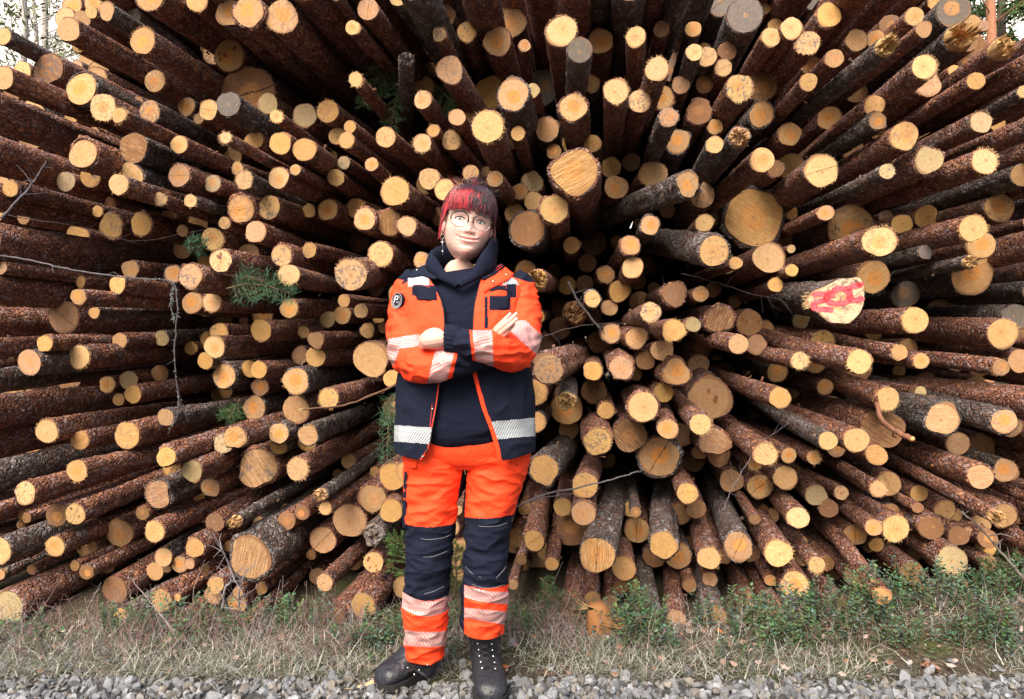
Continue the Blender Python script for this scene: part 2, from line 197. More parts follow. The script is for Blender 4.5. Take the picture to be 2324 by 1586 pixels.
# x, y, radius in photo units; depth in metres; kind of cut end
LOG_DATA="""-45.0,552.0,50.0,3.242,L 18.8,1377.7,38.0,2.987,P 1902.4,682.4,48.8,3.104,Z 639.6,38.8,36.8,3.301,Of 566.2,1265.0,53.8,2.998,Tbds 1710.9,493.4,68.8,4.012,Yb 2400.0,925.0,40.0,2.998,L -55.0,940.0,40.0,3.417,L 1354.2,1257.5,40.1,2.715,Ys 1304.9,390.0,54.6,3.136,Ybs -60.0,235.0,44.0,2.999,L 564.5,26.3,37.5,3.296,Ob
1995.3,547.2,35.5,2.999,Lf 2050.1,309.2,31.8,3.178,Y 106.4,978.0,27.0,3.366,Lf 2002.5,974.2,45.1,3.243,Bs 2232.8,366.7,28.8,3.001,Lf 145.2,719.9,37.0,3.702,T 2275.4,757.5,33.3,3.399,L 1620.8,569.7,36.3,2.999,Lb 324.2,92.6,30.0,3.299,Of 1560.7,417.0,29.5,3.000,Obd 690.0,-55.0,52.0,3.220,L -60.0,1095.0,36.0,3.301,T
2224.1,1080.6,29.5,3.005,Tb -70.0,335.0,44.0,3.694,T 179.0,810.2,26.3,3.419,Lf 155.7,66.3,27.5,3.296,L 2106.4,364.2,32.5,3.188,Pb 2385.0,130.0,34.0,3.258,T 2007.5,107.6,22.5,3.000,Lxd 5.0,176.0,26.8,3.019,L 340.4,-15.0,37.5,3.351,Of 1674.6,1241.2,32.0,2.999,O 1106.4,286.6,36.3,2.999,Lf 675.1,1064.3,25.5,2.995,Lf
2075.4,727.4,29.5,2.998,L 1164.0,214.0,37.5,3.228,Obd 433.1,627.3,30.5,3.032,Tb -50.0,648.0,40.0,3.245,T 2139.5,949.2,38.6,3.191,Lbd 2320.4,397.0,25.0,3.467,T 174.5,1068.1,24.3,3.011,Of 2206.5,623.5,45.1,3.756,Oh 1862.3,386.8,36.3,3.454,Lf 289.1,988.0,30.5,3.298,Y 2207.3,517.1,30.0,3.060,Lf 935.0,-45.0,42.0,3.007,T
585.7,1061.8,47.6,3.391,Tbs -3.8,1251.3,31.3,2.996,L 302.9,334.2,34.5,3.313,Bs 1196.5,519.6,41.3,3.398,Bb 1929.9,517.1,51.3,3.957,Oh 1272.9,71.3,35.0,3.297,Lf 1764.7,1255.0,30.0,2.999,Lf 519.4,29.5,30.5,3.433,O 1609.5,901.6,45.6,3.528,Tk 2270.4,112.6,27.5,3.409,Lx 171.5,1165.7,23.5,3.087,Lk 671.3,865.3,31.3,3.190,Obd
1234.1,1065.6,35.0,3.076,Ybd 2162.7,23.8,36.3,3.701,G -40.0,868.0,26.0,3.703,T 57.6,1119.4,26.5,2.994,L 1950.5,820.3,27.0,2.777,Lf 1242.8,835.3,37.0,2.779,Tb 560.7,212.8,62.6,3.862,Bc 610.8,470.8,26.8,3.451,L 1689.6,35.0,38.8,3.642,Gd 2278.4,956.7,29.0,3.000,Ob 1728.4,363.0,27.0,3.090,L 1398.0,206.5,28.0,3.050,Lf
1430.0,-35.0,38.0,3.288,T 698.4,987.2,24.8,2.996,Tbds 834.8,21.3,25.0,3.324,T 189.0,348.0,36.3,3.173,Tb 2011.3,904.1,26.5,3.125,Lf 23.8,427.0,18.8,3.329,Y 1494.4,1036.8,47.6,3.279,Obh -40.0,440.0,32.0,3.298,T 1745.2,584.7,35.0,3.402,L 895.6,434.5,32.5,3.176,Yf 486.9,786.2,25.0,3.299,L 178.2,673.6,18.0,3.105,O
1878.6,1000.5,20.8,2.891,L 520.7,125.2,35.5,3.851,Ok 351.7,1205.0,24.3,3.151,L 1980.0,627.3,36.3,3.701,O 2097.2,152.7,26.8,3.002,Lf 1080.0,-55.0,45.0,3.305,T 1256.6,474.6,33.8,3.265,Lb 2160.2,1271.3,31.8,2.999,Pf 271.6,1208.7,31.8,3.427,T 1020.1,159.0,30.5,3.299,T 2031.3,1198.7,29.5,3.000,Lf 1505.7,1236.2,33.0,2.925,Yb
339.2,254.1,25.0,3.479,O 2214.1,184.0,19.5,3.302,Y 2256.0,1170.0,17.0,2.660,Lx 301.6,894.1,20.5,3.698,Y 125.2,1240.5,23.0,3.145,L 518.2,236.6,27.0,3.337,G 1300.4,244.1,32.5,3.164,Ob 66.3,822.8,28.8,3.256,T 2225.3,276.6,24.3,3.299,P 796.0,622.3,35.8,3.048,Lf 1735.2,1029.3,26.3,2.999,Lf -55.0,738.0,42.0,3.535,T
375.5,947.2,20.5,3.297,Tb 359.2,1120.6,33.0,3.224,Tbs 260.3,1338.9,31.3,3.201,B 2302.9,719.9,28.8,3.607,G 2172.7,87.6,30.0,3.695,Ox 500.7,591.0,25.8,3.085,Lk 1833.6,186.5,19.3,3.296,Y 2385.0,270.0,26.0,2.998,T 1769.7,902.9,23.8,2.939,Y 185.2,201.5,37.0,3.333,O 2270.4,834.0,18.8,2.999,T 1832.3,97.6,25.8,3.308,Lf
2096.4,66.3,17.5,3.299,T -60.0,1012.0,42.0,3.501,T 2267.9,472.1,31.3,3.696,O 1678.4,200.3,30.0,3.362,Lf 1361.7,92.6,28.0,3.708,O 1458.1,922.9,36.3,3.044,Lb 537.7,1182.0,14.5,3.002,Lx 1128.9,93.9,31.3,3.687,O 1451.8,230.3,25.0,3.282,L 655.8,623.5,23.8,2.997,Lf 1356.7,1000.5,33.8,3.084,Yb 1490.6,157.7,26.3,3.093,Lf
1211.5,1226.2,25.0,2.999,Yb 1220.0,-75.0,40.0,3.414,T 436.1,1069.3,24.3,3.119,P 1942.9,999.2,27.5,2.872,L 1990.8,274.1,20.5,3.280,Obd 1429.3,986.7,37.5,3.254,Bs 824.0,1373.9,28.0,2.912,Y 1943.7,91.4,23.8,3.686,T 1315.4,113.9,27.5,3.031,Gd 745.9,902.9,23.3,3.000,Yf 376.7,1035.5,24.5,3.037,Yb 533.7,993.0,28.0,3.053,Obs
441.8,1242.5,23.3,3.078,Yb 270.9,261.6,17.5,3.012,Lf 214.0,709.9,13.0,3.302,Y 580.8,525.9,24.3,3.304,T 481.9,684.9,23.0,3.298,Lf 1633.3,724.9,32.5,3.280,Bbs 2001.0,1352.0,20.0,2.600,Y 2345.0,660.0,24.0,3.873,G 321.2,508.4,27.0,3.663,Yb 672.1,929.1,31.3,3.337,T 690.9,339.2,26.3,3.306,Y 269.1,418.3,22.5,3.111,Lf
1983.8,239.1,22.0,3.331,Y 632.0,403.0,23.8,3.302,L 110.1,157.7,36.3,3.704,Bs 1443.1,83.9,22.0,3.303,Lf 2011.5,389.3,17.0,3.067,Pd 2225.3,557.2,30.0,3.465,O 2053.8,668.6,30.0,4.163,G 548.2,474.6,35.0,3.450,Obs 1763.5,844.0,22.5,3.813,O 1516.9,266.6,23.0,3.020,Tbd 863.6,577.2,30.0,3.252,Lb 251.6,512.1,30.5,3.730,Ybs
406.8,327.9,20.0,3.290,L 2015.0,1098.1,26.8,3.300,T 592.0,750.4,24.3,3.354,Y 922.4,136.4,17.5,3.286,Gx 1802.3,1325.1,31.8,3.023,Ob 1846.1,1038.0,15.0,3.080,Of 1592.0,442.0,28.8,3.722,T 1677.1,311.7,25.0,2.998,Tbdx 874.9,311.2,22.5,3.303,L 842.3,813.8,40.1,3.300,T 266.6,646.1,20.0,3.302,Y 639.6,578.5,25.8,3.300,Lb
2.5,607.3,15.0,3.272,T 793.5,1180.7,37.5,3.302,T 1622.1,1404.0,28.8,2.907,T 1301.6,1409.0,31.3,2.874,T 148.9,412.0,22.5,4.190,P 2315.4,819.0,26.3,3.427,T 1991.3,1110.6,17.5,3.000,Lf 351.7,184.0,25.0,3.716,O 729.7,1121.9,15.0,3.000,Lxd 1058.9,73.1,22.0,3.700,Yf 102.1,778.7,18.8,3.279,Y 2199.0,594.7,15.5,3.000,Lx
406.8,398.0,27.0,3.300,Tb 1587.0,254.1,29.5,3.699,Bb 801.0,63.1,16.8,3.301,L 1483.1,1414.0,21.3,2.742,Y 222.8,162.7,25.0,4.691,T 2030.0,-40.0,34.0,3.701,T 1748.4,85.1,21.3,3.346,L 807.3,180.2,16.3,3.301,Lf 2105.2,192.8,27.5,3.688,T 1326.7,1101.9,28.8,3.004,Y 181.5,999.2,22.0,3.474,Y 553.7,408.3,20.5,3.299,Lf
957.5,324.2,20.5,3.300,Lf 2172.7,1006.7,25.0,3.632,T 1853.6,1282.6,18.3,3.017,Lf 1589.5,962.9,23.5,2.989,Lf 1796.0,65.1,24.3,3.308,L 1727.7,259.1,29.5,3.703,Ob 2390.0,545.0,36.0,3.305,T 7.5,82.6,18.8,3.524,L 234.1,244.1,30.0,3.308,Lf 761.0,403.0,18.8,3.561,L 1675.4,781.2,22.0,2.911,L 717.2,771.7,19.3,3.296,Tb
577.0,926.6,28.0,3.700,O 1809.8,1174.5,23.8,3.112,L 1879.9,35.0,28.8,3.653,Yb 1444.3,1202.4,28.3,3.411,Oc 1982.5,1196.2,18.8,3.005,O 743.4,475.8,25.0,3.671,Ob 1538.2,321.7,28.0,3.697,Obh 1830.0,-60.0,42.0,3.813,T 1729.7,195.3,32.5,3.711,B 756.0,1409.0,29.5,2.863,O 690.9,262.8,27.0,3.697,P 1867.4,773.7,25.0,3.429,Y
1960.0,-55.0,45.0,3.479,L 655.8,699.9,22.5,3.384,Ob 2281.6,1068.1,25.8,3.348,O 511.9,312.9,13.8,2.993,Lf 1415.5,1288.8,27.0,3.104,Y 509.4,852.8,29.5,3.606,Ob 1533.2,845.3,32.0,3.171,Ob 1813.5,817.7,20.0,3.155,Lf 1529.4,667.3,28.8,3.389,Bb 1240.8,292.9,27.5,3.657,T 1723.4,1104.4,27.0,3.455,Oc 302.4,37.5,18.3,3.847,G
1545.0,-30.0,26.0,3.402,Gd 1036.3,266.1,18.8,3.298,T 922.4,513.4,23.8,3.203,Lb 1873.6,483.3,17.5,3.389,O 365.5,1361.4,24.5,3.036,T 1534.4,1406.5,21.3,2.908,T 1481.9,395.5,30.5,3.642,T 1619.6,1004.2,33.8,3.328,Tbs 55.1,1168.2,17.0,3.300,T 736.7,1321.4,19.8,3.001,L 843.6,1130.7,33.0,3.272,Tb 800.0,-70.0,42.0,3.305,T
2040.1,800.2,18.0,3.005,Y 743.4,252.8,25.0,3.602,Yf 296.6,400.5,32.0,3.326,Lbs 483.1,542.9,25.8,3.530,Lf 626.3,264.8,14.3,3.335,Lf 1276.6,1150.7,20.5,3.257,Y 1300.0,-40.0,36.0,3.267,T 242.3,24.5,20.0,3.301,T 1398.0,424.5,26.3,3.700,O 715.9,809.0,23.0,3.365,Y 1410.5,834.0,28.8,3.027,Tb 902.4,-3.8,17.0,3.367,L
1791.0,304.1,25.5,3.700,Oh 1851.1,1123.1,23.3,3.301,P 827.3,497.1,26.8,3.288,Ob 563.2,1409.0,15.0,2.927,T 960.0,226.0,20.5,3.299,L 1023.8,318.7,21.3,3.437,Lf 1527.2,748.7,25.0,3.001,Yf 786.0,318.4,18.0,3.300,Y 636.3,324.7,25.0,3.298,Y 1908.7,1118.1,15.8,3.304,L 1113.9,210.3,37.5,4.066,Yh 363.0,846.5,20.0,4.340,T
1882.4,267.8,26.3,4.202,O 2276.6,1169.5,28.5,3.305,Tb 473.1,249.1,23.0,3.507,L 884.9,504.6,31.3,3.320,Bbs 1476.4,709.4,23.0,2.828,L 1299.1,1199.5,37.5,3.324,B 1285.4,926.6,36.3,3.632,O 702.1,567.2,17.0,3.421,Y 448.1,2.5,24.5,3.487,L 732.2,1225.0,30.0,3.301,Tc -40.0,790.0,24.0,3.300,T 1490.0,-80.0,42.0,3.334,T
1759.7,646.1,16.3,3.416,Y 738.4,1154.4,14.5,3.018,Lf 1559.5,1119.4,23.0,3.004,Y 1634.6,5.0,31.3,4.274,G 1572.7,66.3,18.0,3.703,Y 478.1,1105.6,21.3,3.297,T 1600.0,-60.0,40.0,3.809,T 1987.5,90.1,22.5,3.700,Ob 1782.2,1084.3,26.3,3.302,T 2101.4,490.9,26.3,4.199,Y 632.0,983.0,24.3,3.248,Obd 1872.4,877.8,17.5,3.658,O
1621.6,327.9,19.3,2.995,L 1702.2,1388.9,23.8,2.979,T 2073.9,37.5,20.5,3.473,L 1892.4,132.7,20.5,3.305,T 482.4,417.0,19.5,3.410,P 2098.9,572.2,15.5,3.371,G 1608.3,1266.3,25.0,2.998,Lf 1699.7,732.4,28.0,3.699,Bk 849.1,1212.5,25.5,3.000,Gx 465.6,819.0,18.8,3.550,Y 1640.8,154.0,20.5,3.762,Lb 295.4,612.3,22.0,3.700,Tb
1669.1,597.2,14.3,3.269,Y 587.0,839.0,19.3,3.304,Y 847.3,1275.0,23.0,2.999,Lk 1324.2,1164.4,27.5,2.974,T 1341.7,190.2,20.0,4.059,L 1659.6,1090.6,25.8,3.569,T 1429.3,557.2,23.8,3.302,Ob 1817.3,727.4,20.0,4.198,P 1934.9,1306.3,20.0,3.167,T 2325.4,207.8,15.0,3.301,T 363.0,451.6,15.0,3.300,Lf 1360.0,-60.0,45.0,3.405,T
794.0,287.1,13.8,3.297,Y 274.1,1396.5,17.5,2.977,Y 366.7,767.5,17.5,3.910,P 780.2,369.2,14.5,3.588,P 1539.5,1261.3,28.8,3.305,O 1500.7,66.3,18.0,3.694,T 185.2,45.1,20.0,4.196,T 1175.2,302.9,16.3,3.297,Y 436.8,687.4,25.0,3.667,O 1346.7,552.2,27.5,4.597,B 670.3,385.5,12.5,3.297,O 1622.1,287.9,17.0,3.701,O
1286.6,908.6,21.3,2.922,Lxd 250.3,460.8,13.8,4.443,B 271.6,773.2,17.5,3.676,T 1603.3,128.9,22.0,3.747,L 1443.1,766.2,26.3,3.301,Tb 1216.5,636.0,25.0,3.152,Yx 75.1,252.8,27.5,4.702,L 431.8,455.8,15.0,3.302,Lf 1598.3,505.9,21.3,3.301,Lb 2142.7,1156.9,22.5,3.316,Y 1796.0,613.5,13.8,3.299,Y 1227.8,197.8,37.5,4.611,G
887.4,1158.2,26.5,3.006,Y 1504.4,890.3,22.5,3.301,Y 2400.0,1070.0,38.0,3.364,T 1474.4,510.9,23.0,3.300,Obd 1574.5,118.9,18.8,3.453,Ld 1897.4,1016.8,20.0,3.480,T 2395.0,325.0,34.0,3.302,T 1515.7,974.2,22.5,3.002,Of 1431.8,368.0,20.0,4.095,B 1346.7,886.6,27.5,3.526,B 197.8,1243.8,26.3,3.402,T 1157.7,50.1,35.0,4.208,T
1189.5,103.9,13.8,3.572,O 1584.5,826.5,22.5,3.837,T 1435.6,607.3,24.3,3.333,L 2225.3,1014.3,28.8,3.772,B 1987.5,1031.8,23.8,3.223,Y 1762.2,1396.5,22.5,2.911,Y 607.0,235.8,23.8,3.700,P 1297.4,556.4,18.8,3.700,Y 589.5,877.8,20.0,3.702,O 1902.4,1378.9,23.8,3.047,B 695.9,1001.7,21.3,3.421,Y 891.1,1080.6,31.0,3.052,Y
2400.0,625.0,36.0,3.870,T 2085.1,1119.4,18.3,3.416,Y 2390.0,190.0,30.0,3.240,T 175.2,537.2,27.5,4.206,Y 1385.5,379.2,22.5,4.033,Y 1344.2,1357.7,17.5,3.010,Y 1270.4,744.9,24.5,4.178,B 496.9,754.9,21.3,3.750,Y 2046.3,509.6,22.5,4.200,Y 1381.2,1367.7,18.3,3.137,T 2224.1,1189.9,22.0,3.333,T 1464.4,817.7,21.3,3.338,B
1759.7,383.0,20.0,3.738,Bb 370.5,1263.8,21.0,3.221,L 1598.3,191.5,18.8,3.888,B 1405.5,659.8,24.3,3.665,Y 291.6,862.8,21.3,4.208,P 1190.2,1151.9,16.3,3.695,Y 230.0,-40.0,34.0,3.701,T 1789.7,1033.8,17.0,3.253,O 1501.9,795.0,24.5,3.284,L 2089.6,819.0,17.5,2.995,O 819.0,705.4,16.3,3.301,T 1375.0,931.6,20.5,3.374,Yb
1251.6,1280.0,15.0,3.014,Y 842.8,373.0,15.0,3.298,O 576.3,317.9,21.0,3.592,Y 997.0,78.4,15.5,3.286,Lf 1445.6,1333.9,20.5,3.310,P 2088.9,889.1,12.5,3.533,P 538.2,1368.9,22.5,3.095,Y 1792.3,375.5,27.5,4.204,Y 1386.8,757.5,23.0,3.512,Ob 1544.5,192.8,20.0,3.689,T 205.3,402.0,22.5,4.199,Y 973.7,405.5,23.8,3.322,L
1747.2,1316.3,12.5,3.108,O 776.5,714.9,20.0,3.660,O 780.2,682.4,14.5,3.300,Y 1304.1,709.9,26.3,3.683,Bx 1939.9,1213.7,23.8,3.300,O 1982.5,754.9,17.5,4.579,Y 1145.0,-95.0,40.0,3.829,T 592.0,1335.1,15.0,3.175,Y 2060.1,787.5,20.0,4.224,Y 2400.0,1005.0,34.0,3.298,T 1206.5,414.5,25.0,3.833,P 525.7,353.0,23.8,4.089,L
762.2,-8.8,12.0,3.289,T 962.5,195.3,23.0,4.152,Y 1374.2,623.5,20.8,3.708,Ob 489.4,1326.4,20.0,3.047,Y 650.8,1156.9,15.0,3.691,Y 1345.4,841.5,21.8,3.300,Y 600.0,-95.0,46.0,3.302,T 402.3,1355.1,8.8,3.049,Y 1574.5,1044.3,25.0,3.961,B 207.0,28.0,14.0,3.699,L 182.7,639.8,13.0,3.699,Y 2345.0,500.0,22.0,4.199,T
1584.5,782.5,32.5,4.692,B 2400.0,395.0,30.0,3.383,T 743.4,724.9,18.8,3.689,P 423.1,241.6,21.3,3.876,O 1712.2,1051.8,15.0,3.303,Of 791.0,1046.8,17.5,3.614,T 413.0,564.7,22.5,4.199,T 1359.2,775.0,25.0,4.054,B 408.0,1281.3,18.8,3.237,O 983.8,296.6,14.3,3.365,Yf 1451.8,684.9,23.8,4.046,B 1539.5,986.7,28.8,3.647,T
1589.5,667.3,17.5,3.304,O 1251.6,986.7,23.8,4.832,B 813.5,549.7,22.5,4.394,B 1839.8,147.7,21.3,4.047,O 1667.1,684.9,13.8,4.175,B 1715.9,782.5,22.5,3.656,T 2385.0,80.0,30.0,3.701,T 1005.0,-60.0,38.0,3.544,T 1209.0,205.3,15.5,3.402,P 244.1,872.8,18.8,4.180,O 351.7,1296.3,20.5,3.299,T 1564.5,1328.9,15.0,3.156,B
1344.2,326.7,19.5,3.585,Y 700.9,478.3,15.8,3.713,Y 395.5,1414.0,15.0,2.908,L 1210.3,455.8,21.3,3.588,T 1211.5,891.1,30.5,3.301,Y 509.4,505.9,14.3,3.451,L 1332.9,597.2,20.0,4.200,B 483.1,1351.4,21.3,3.102,T 1504.4,222.8,26.3,3.693,Ob 1649.6,116.4,20.5,3.783,B 1236.6,777.5,25.0,4.276,T 632.0,1011.7,20.0,3.372,Y
1343.4,678.1,20.0,3.415,Lb 1290.4,974.2,22.5,3.776,T 1007.5,429.5,23.0,3.286,L 1286.6,647.3,20.0,4.194,Y 1256.6,614.8,16.3,4.614,T 807.3,472.1,22.5,3.817,Y 833.6,749.9,17.5,3.655,Y 563.2,582.2,28.8,3.660,T 1514.4,477.1,17.5,4.331,B 689.6,753.7,13.3,3.513,Yf 587.0,1184.5,13.8,3.514,Lf 1649.6,597.2,22.5,3.819,P
2390.0,450.0,28.0,3.700,T 1849.8,-10.0,32.5,4.207,G 1326.7,644.8,20.0,4.203,B 1003.8,36.3,28.8,3.696,B 1382.2,698.6,18.0,3.703,T 451.3,269.1,12.0,3.703,Lf 414.3,523.4,13.8,3.700,T 595.7,714.9,25.0,4.135,O 1179.0,434.5,18.0,3.608,O 680.9,806.5,20.0,3.618,T 1988.8,1236.2,15.5,3.296,Y 567.0,836.5,20.0,3.661,Y
1939.9,836.5,35.0,4.159,B 1572.0,736.2,17.0,3.300,P 2020.0,57.6,23.8,4.195,B 1271.6,697.4,21.3,4.599,B 2229.1,1240.0,28.0,3.332,Y 495.6,1253.8,20.0,3.424,B 1256.6,344.2,17.0,3.695,O 393.0,622.3,21.3,3.661,Ob 1167.7,484.6,23.0,3.700,L 433.1,790.0,15.0,4.106,Y 1734.7,20.0,12.5,4.178,T 505.7,1006.7,22.5,3.300,P
1630.8,1034.3,25.0,3.678,T 1618.3,657.3,17.5,4.201,B 50.1,162.7,22.5,4.211,L 1605.8,497.1,23.8,4.153,Y 538.2,383.0,14.5,3.675,L 1637.1,849.0,27.5,4.841,B 162.7,12.5,24.5,4.332,O 2295.4,969.2,22.5,3.470,T 764.0,308.4,18.8,3.700,L 147.7,41.3,23.8,4.220,L 221.5,479.6,13.0,3.829,Y 1408.0,1331.4,16.3,3.220,B
1787.2,911.6,32.5,4.329,B 2135.2,717.4,37.5,4.700,B 1379.2,1044.3,17.5,4.190,T 2400.0,1160.0,38.0,3.552,T 1221.5,1273.8,21.3,3.691,T 1929.9,332.9,25.0,4.228,B 1737.2,744.9,17.5,4.136,B 888.6,859.1,19.5,3.298,Y 2231.6,58.8,12.0,3.615,T 390.5,1064.3,22.5,3.691,Y 2262.9,280.4,17.5,4.199,Y 856.1,332.9,15.0,4.165,L
1348.0,717.4,17.5,4.037,T 1587.0,1024.3,17.5,3.689,T 1750.9,1169.5,16.3,3.592,T 1889.9,1296.3,20.0,3.449,B 831.1,1409.0,15.0,2.948,T 2400.0,840.0,30.0,3.321,T 269.1,906.6,13.8,4.199,T 851.1,1071.8,12.5,3.586,Y 500.7,894.1,22.5,4.712,B 1794.8,483.3,15.5,4.246,O 1444.3,637.3,20.0,4.702,B 1774.7,544.7,22.5,4.648,T
481.9,122.7,22.5,4.203,T 1817.3,1268.8,16.3,3.460,T 1001.3,492.1,22.5,3.674,T 2055.1,1273.8,13.8,3.700,P 1759.7,60.1,17.5,4.179,Y 1441.8,849.0,15.0,3.587,Y 500.7,729.9,27.5,4.966,B 1849.8,821.5,23.8,3.699,O 975.0,160.2,18.8,4.404,Y 1354.2,1119.4,20.0,4.201,T 1483.1,654.8,13.8,4.747,B 215.3,5.0,25.0,4.197,O
1531.9,152.7,35.0,4.691,Bh -60.0,700.0,26.0,3.709,T 1992.5,300.4,16.3,4.200,Y 1434.3,1154.4,20.0,3.419,Y 1066.4,265.3,15.0,3.719,T 2395.0,690.0,30.0,3.867,T 766.0,1076.8,12.5,4.024,T 1794.8,564.7,9.5,3.699,P 868.6,743.7,13.0,3.700,T 1809.8,1401.5,27.5,2.925,B 552.0,727.4,10.5,4.200,T 1166.5,1236.2,20.0,3.697,T
1105.2,400.5,22.5,4.082,Y 464.4,594.7,15.0,4.200,Y 470.6,770.0,17.5,4.156,Y 345.5,1243.8,8.8,3.825,T 916.2,1066.8,18.8,2.934,Y 470.0,-70.0,42.0,3.306,T 172.7,155.2,17.5,4.701,T 450.6,1124.4,15.0,3.949,Y 475.6,1187.0,15.0,4.197,Y 1023.3,385.5,15.0,4.706,Y 2036.3,265.3,20.5,4.311,Y 1942.4,207.8,25.0,4.700,B
868.6,979.2,37.5,4.742,B 1740.0,-50.0,34.0,4.047,T 533.2,896.6,12.5,4.698,O 1992.5,363.0,37.5,3.816,Ob 858.6,724.9,12.5,4.014,Y 1176.5,617.3,17.5,4.698,Y 311.7,234.1,15.0,4.242,B 187.7,257.8,17.5,4.686,L 530.7,412.0,19.5,4.010,Y 2390.0,1230.0,34.0,3.532,T 1043.8,1156.9,22.5,3.696,Y 1917.4,1036.8,18.8,4.168,O
1409.3,301.6,17.5,4.094,O 540.0,-60.0,40.0,3.697,T 872.4,770.0,11.3,4.182,Y 2287.9,1203.7,22.5,3.680,T 748.4,619.8,15.0,4.164,Y 645.8,1081.8,15.0,4.196,T 683.4,792.5,11.3,4.130,Y 754.2,354.2,11.3,3.951,P 55.1,894.1,20.0,4.685,B 761.0,684.9,12.5,4.574,B 22.5,901.6,20.0,4.710,O 2315.4,1169.5,20.0,3.661,T
1036.3,1251.3,17.5,3.700,L 1266.6,27.5,12.5,4.700,B -70.0,1170.0,30.0,3.299,T 1296.9,322.9,22.5,4.212,Y 816.0,762.5,16.3,4.182,Y 380.0,-55.0,45.0,3.517,L 908.7,925.4,21.3,3.300,O 623.3,1094.4,17.5,4.702,T 861.1,5.0,20.0,4.168,L 928.7,559.7,17.5,4.767,Y 740.0,-110.0,44.0,3.711,T 271.6,10.0,19.5,4.204,T
433.1,62.6,13.8,4.702,L 463.1,107.6,10.0,4.319,L 708.4,75.1,18.8,4.327,T 1010.0,292.9,12.0,4.205,P 1156.5,375.5,12.5,4.700,Y 1291.6,26.3,13.8,4.198,L 1209.0,345.5,11.3,4.762,B 1749.7,42.6,15.0,4.698,Y 176.5,475.8,15.0,4.699,Y 197.8,519.6,15.0,4.704,Y 386.8,560.9,10.0,4.698,B 327.9,722.4,23.8,4.637,Y
575.8,719.9,25.0,4.575,O 342.9,790.0,17.5,4.428,T 983.8,515.9,15.5,4.472,L 956.2,582.2,18.8,4.785,O 779.2,746.7,11.8,4.258,P 657.1,783.7,12.5,4.340,Y 1151.5,452.1,15.5,4.201,P 1111.4,427.0,15.0,3.998,Y 155.2,859.1,27.5,4.697,B 125.2,1074.3,20.0,4.702,T 205.3,1126.9,20.0,4.700,B 908.7,981.7,12.5,3.699,T
688.4,1024.3,15.0,4.676,B 1837.3,859.1,28.8,4.589,B 1884.9,916.6,18.8,4.330,T -30.0,600.0,24.0,3.701,L -70.0,1250.0,40.0,3.299,T 880.0,-90.0,40.0,3.323,T 300.0,-40.0,30.0,3.699,T 2385.0,1290.0,30.0,3.529,T"""
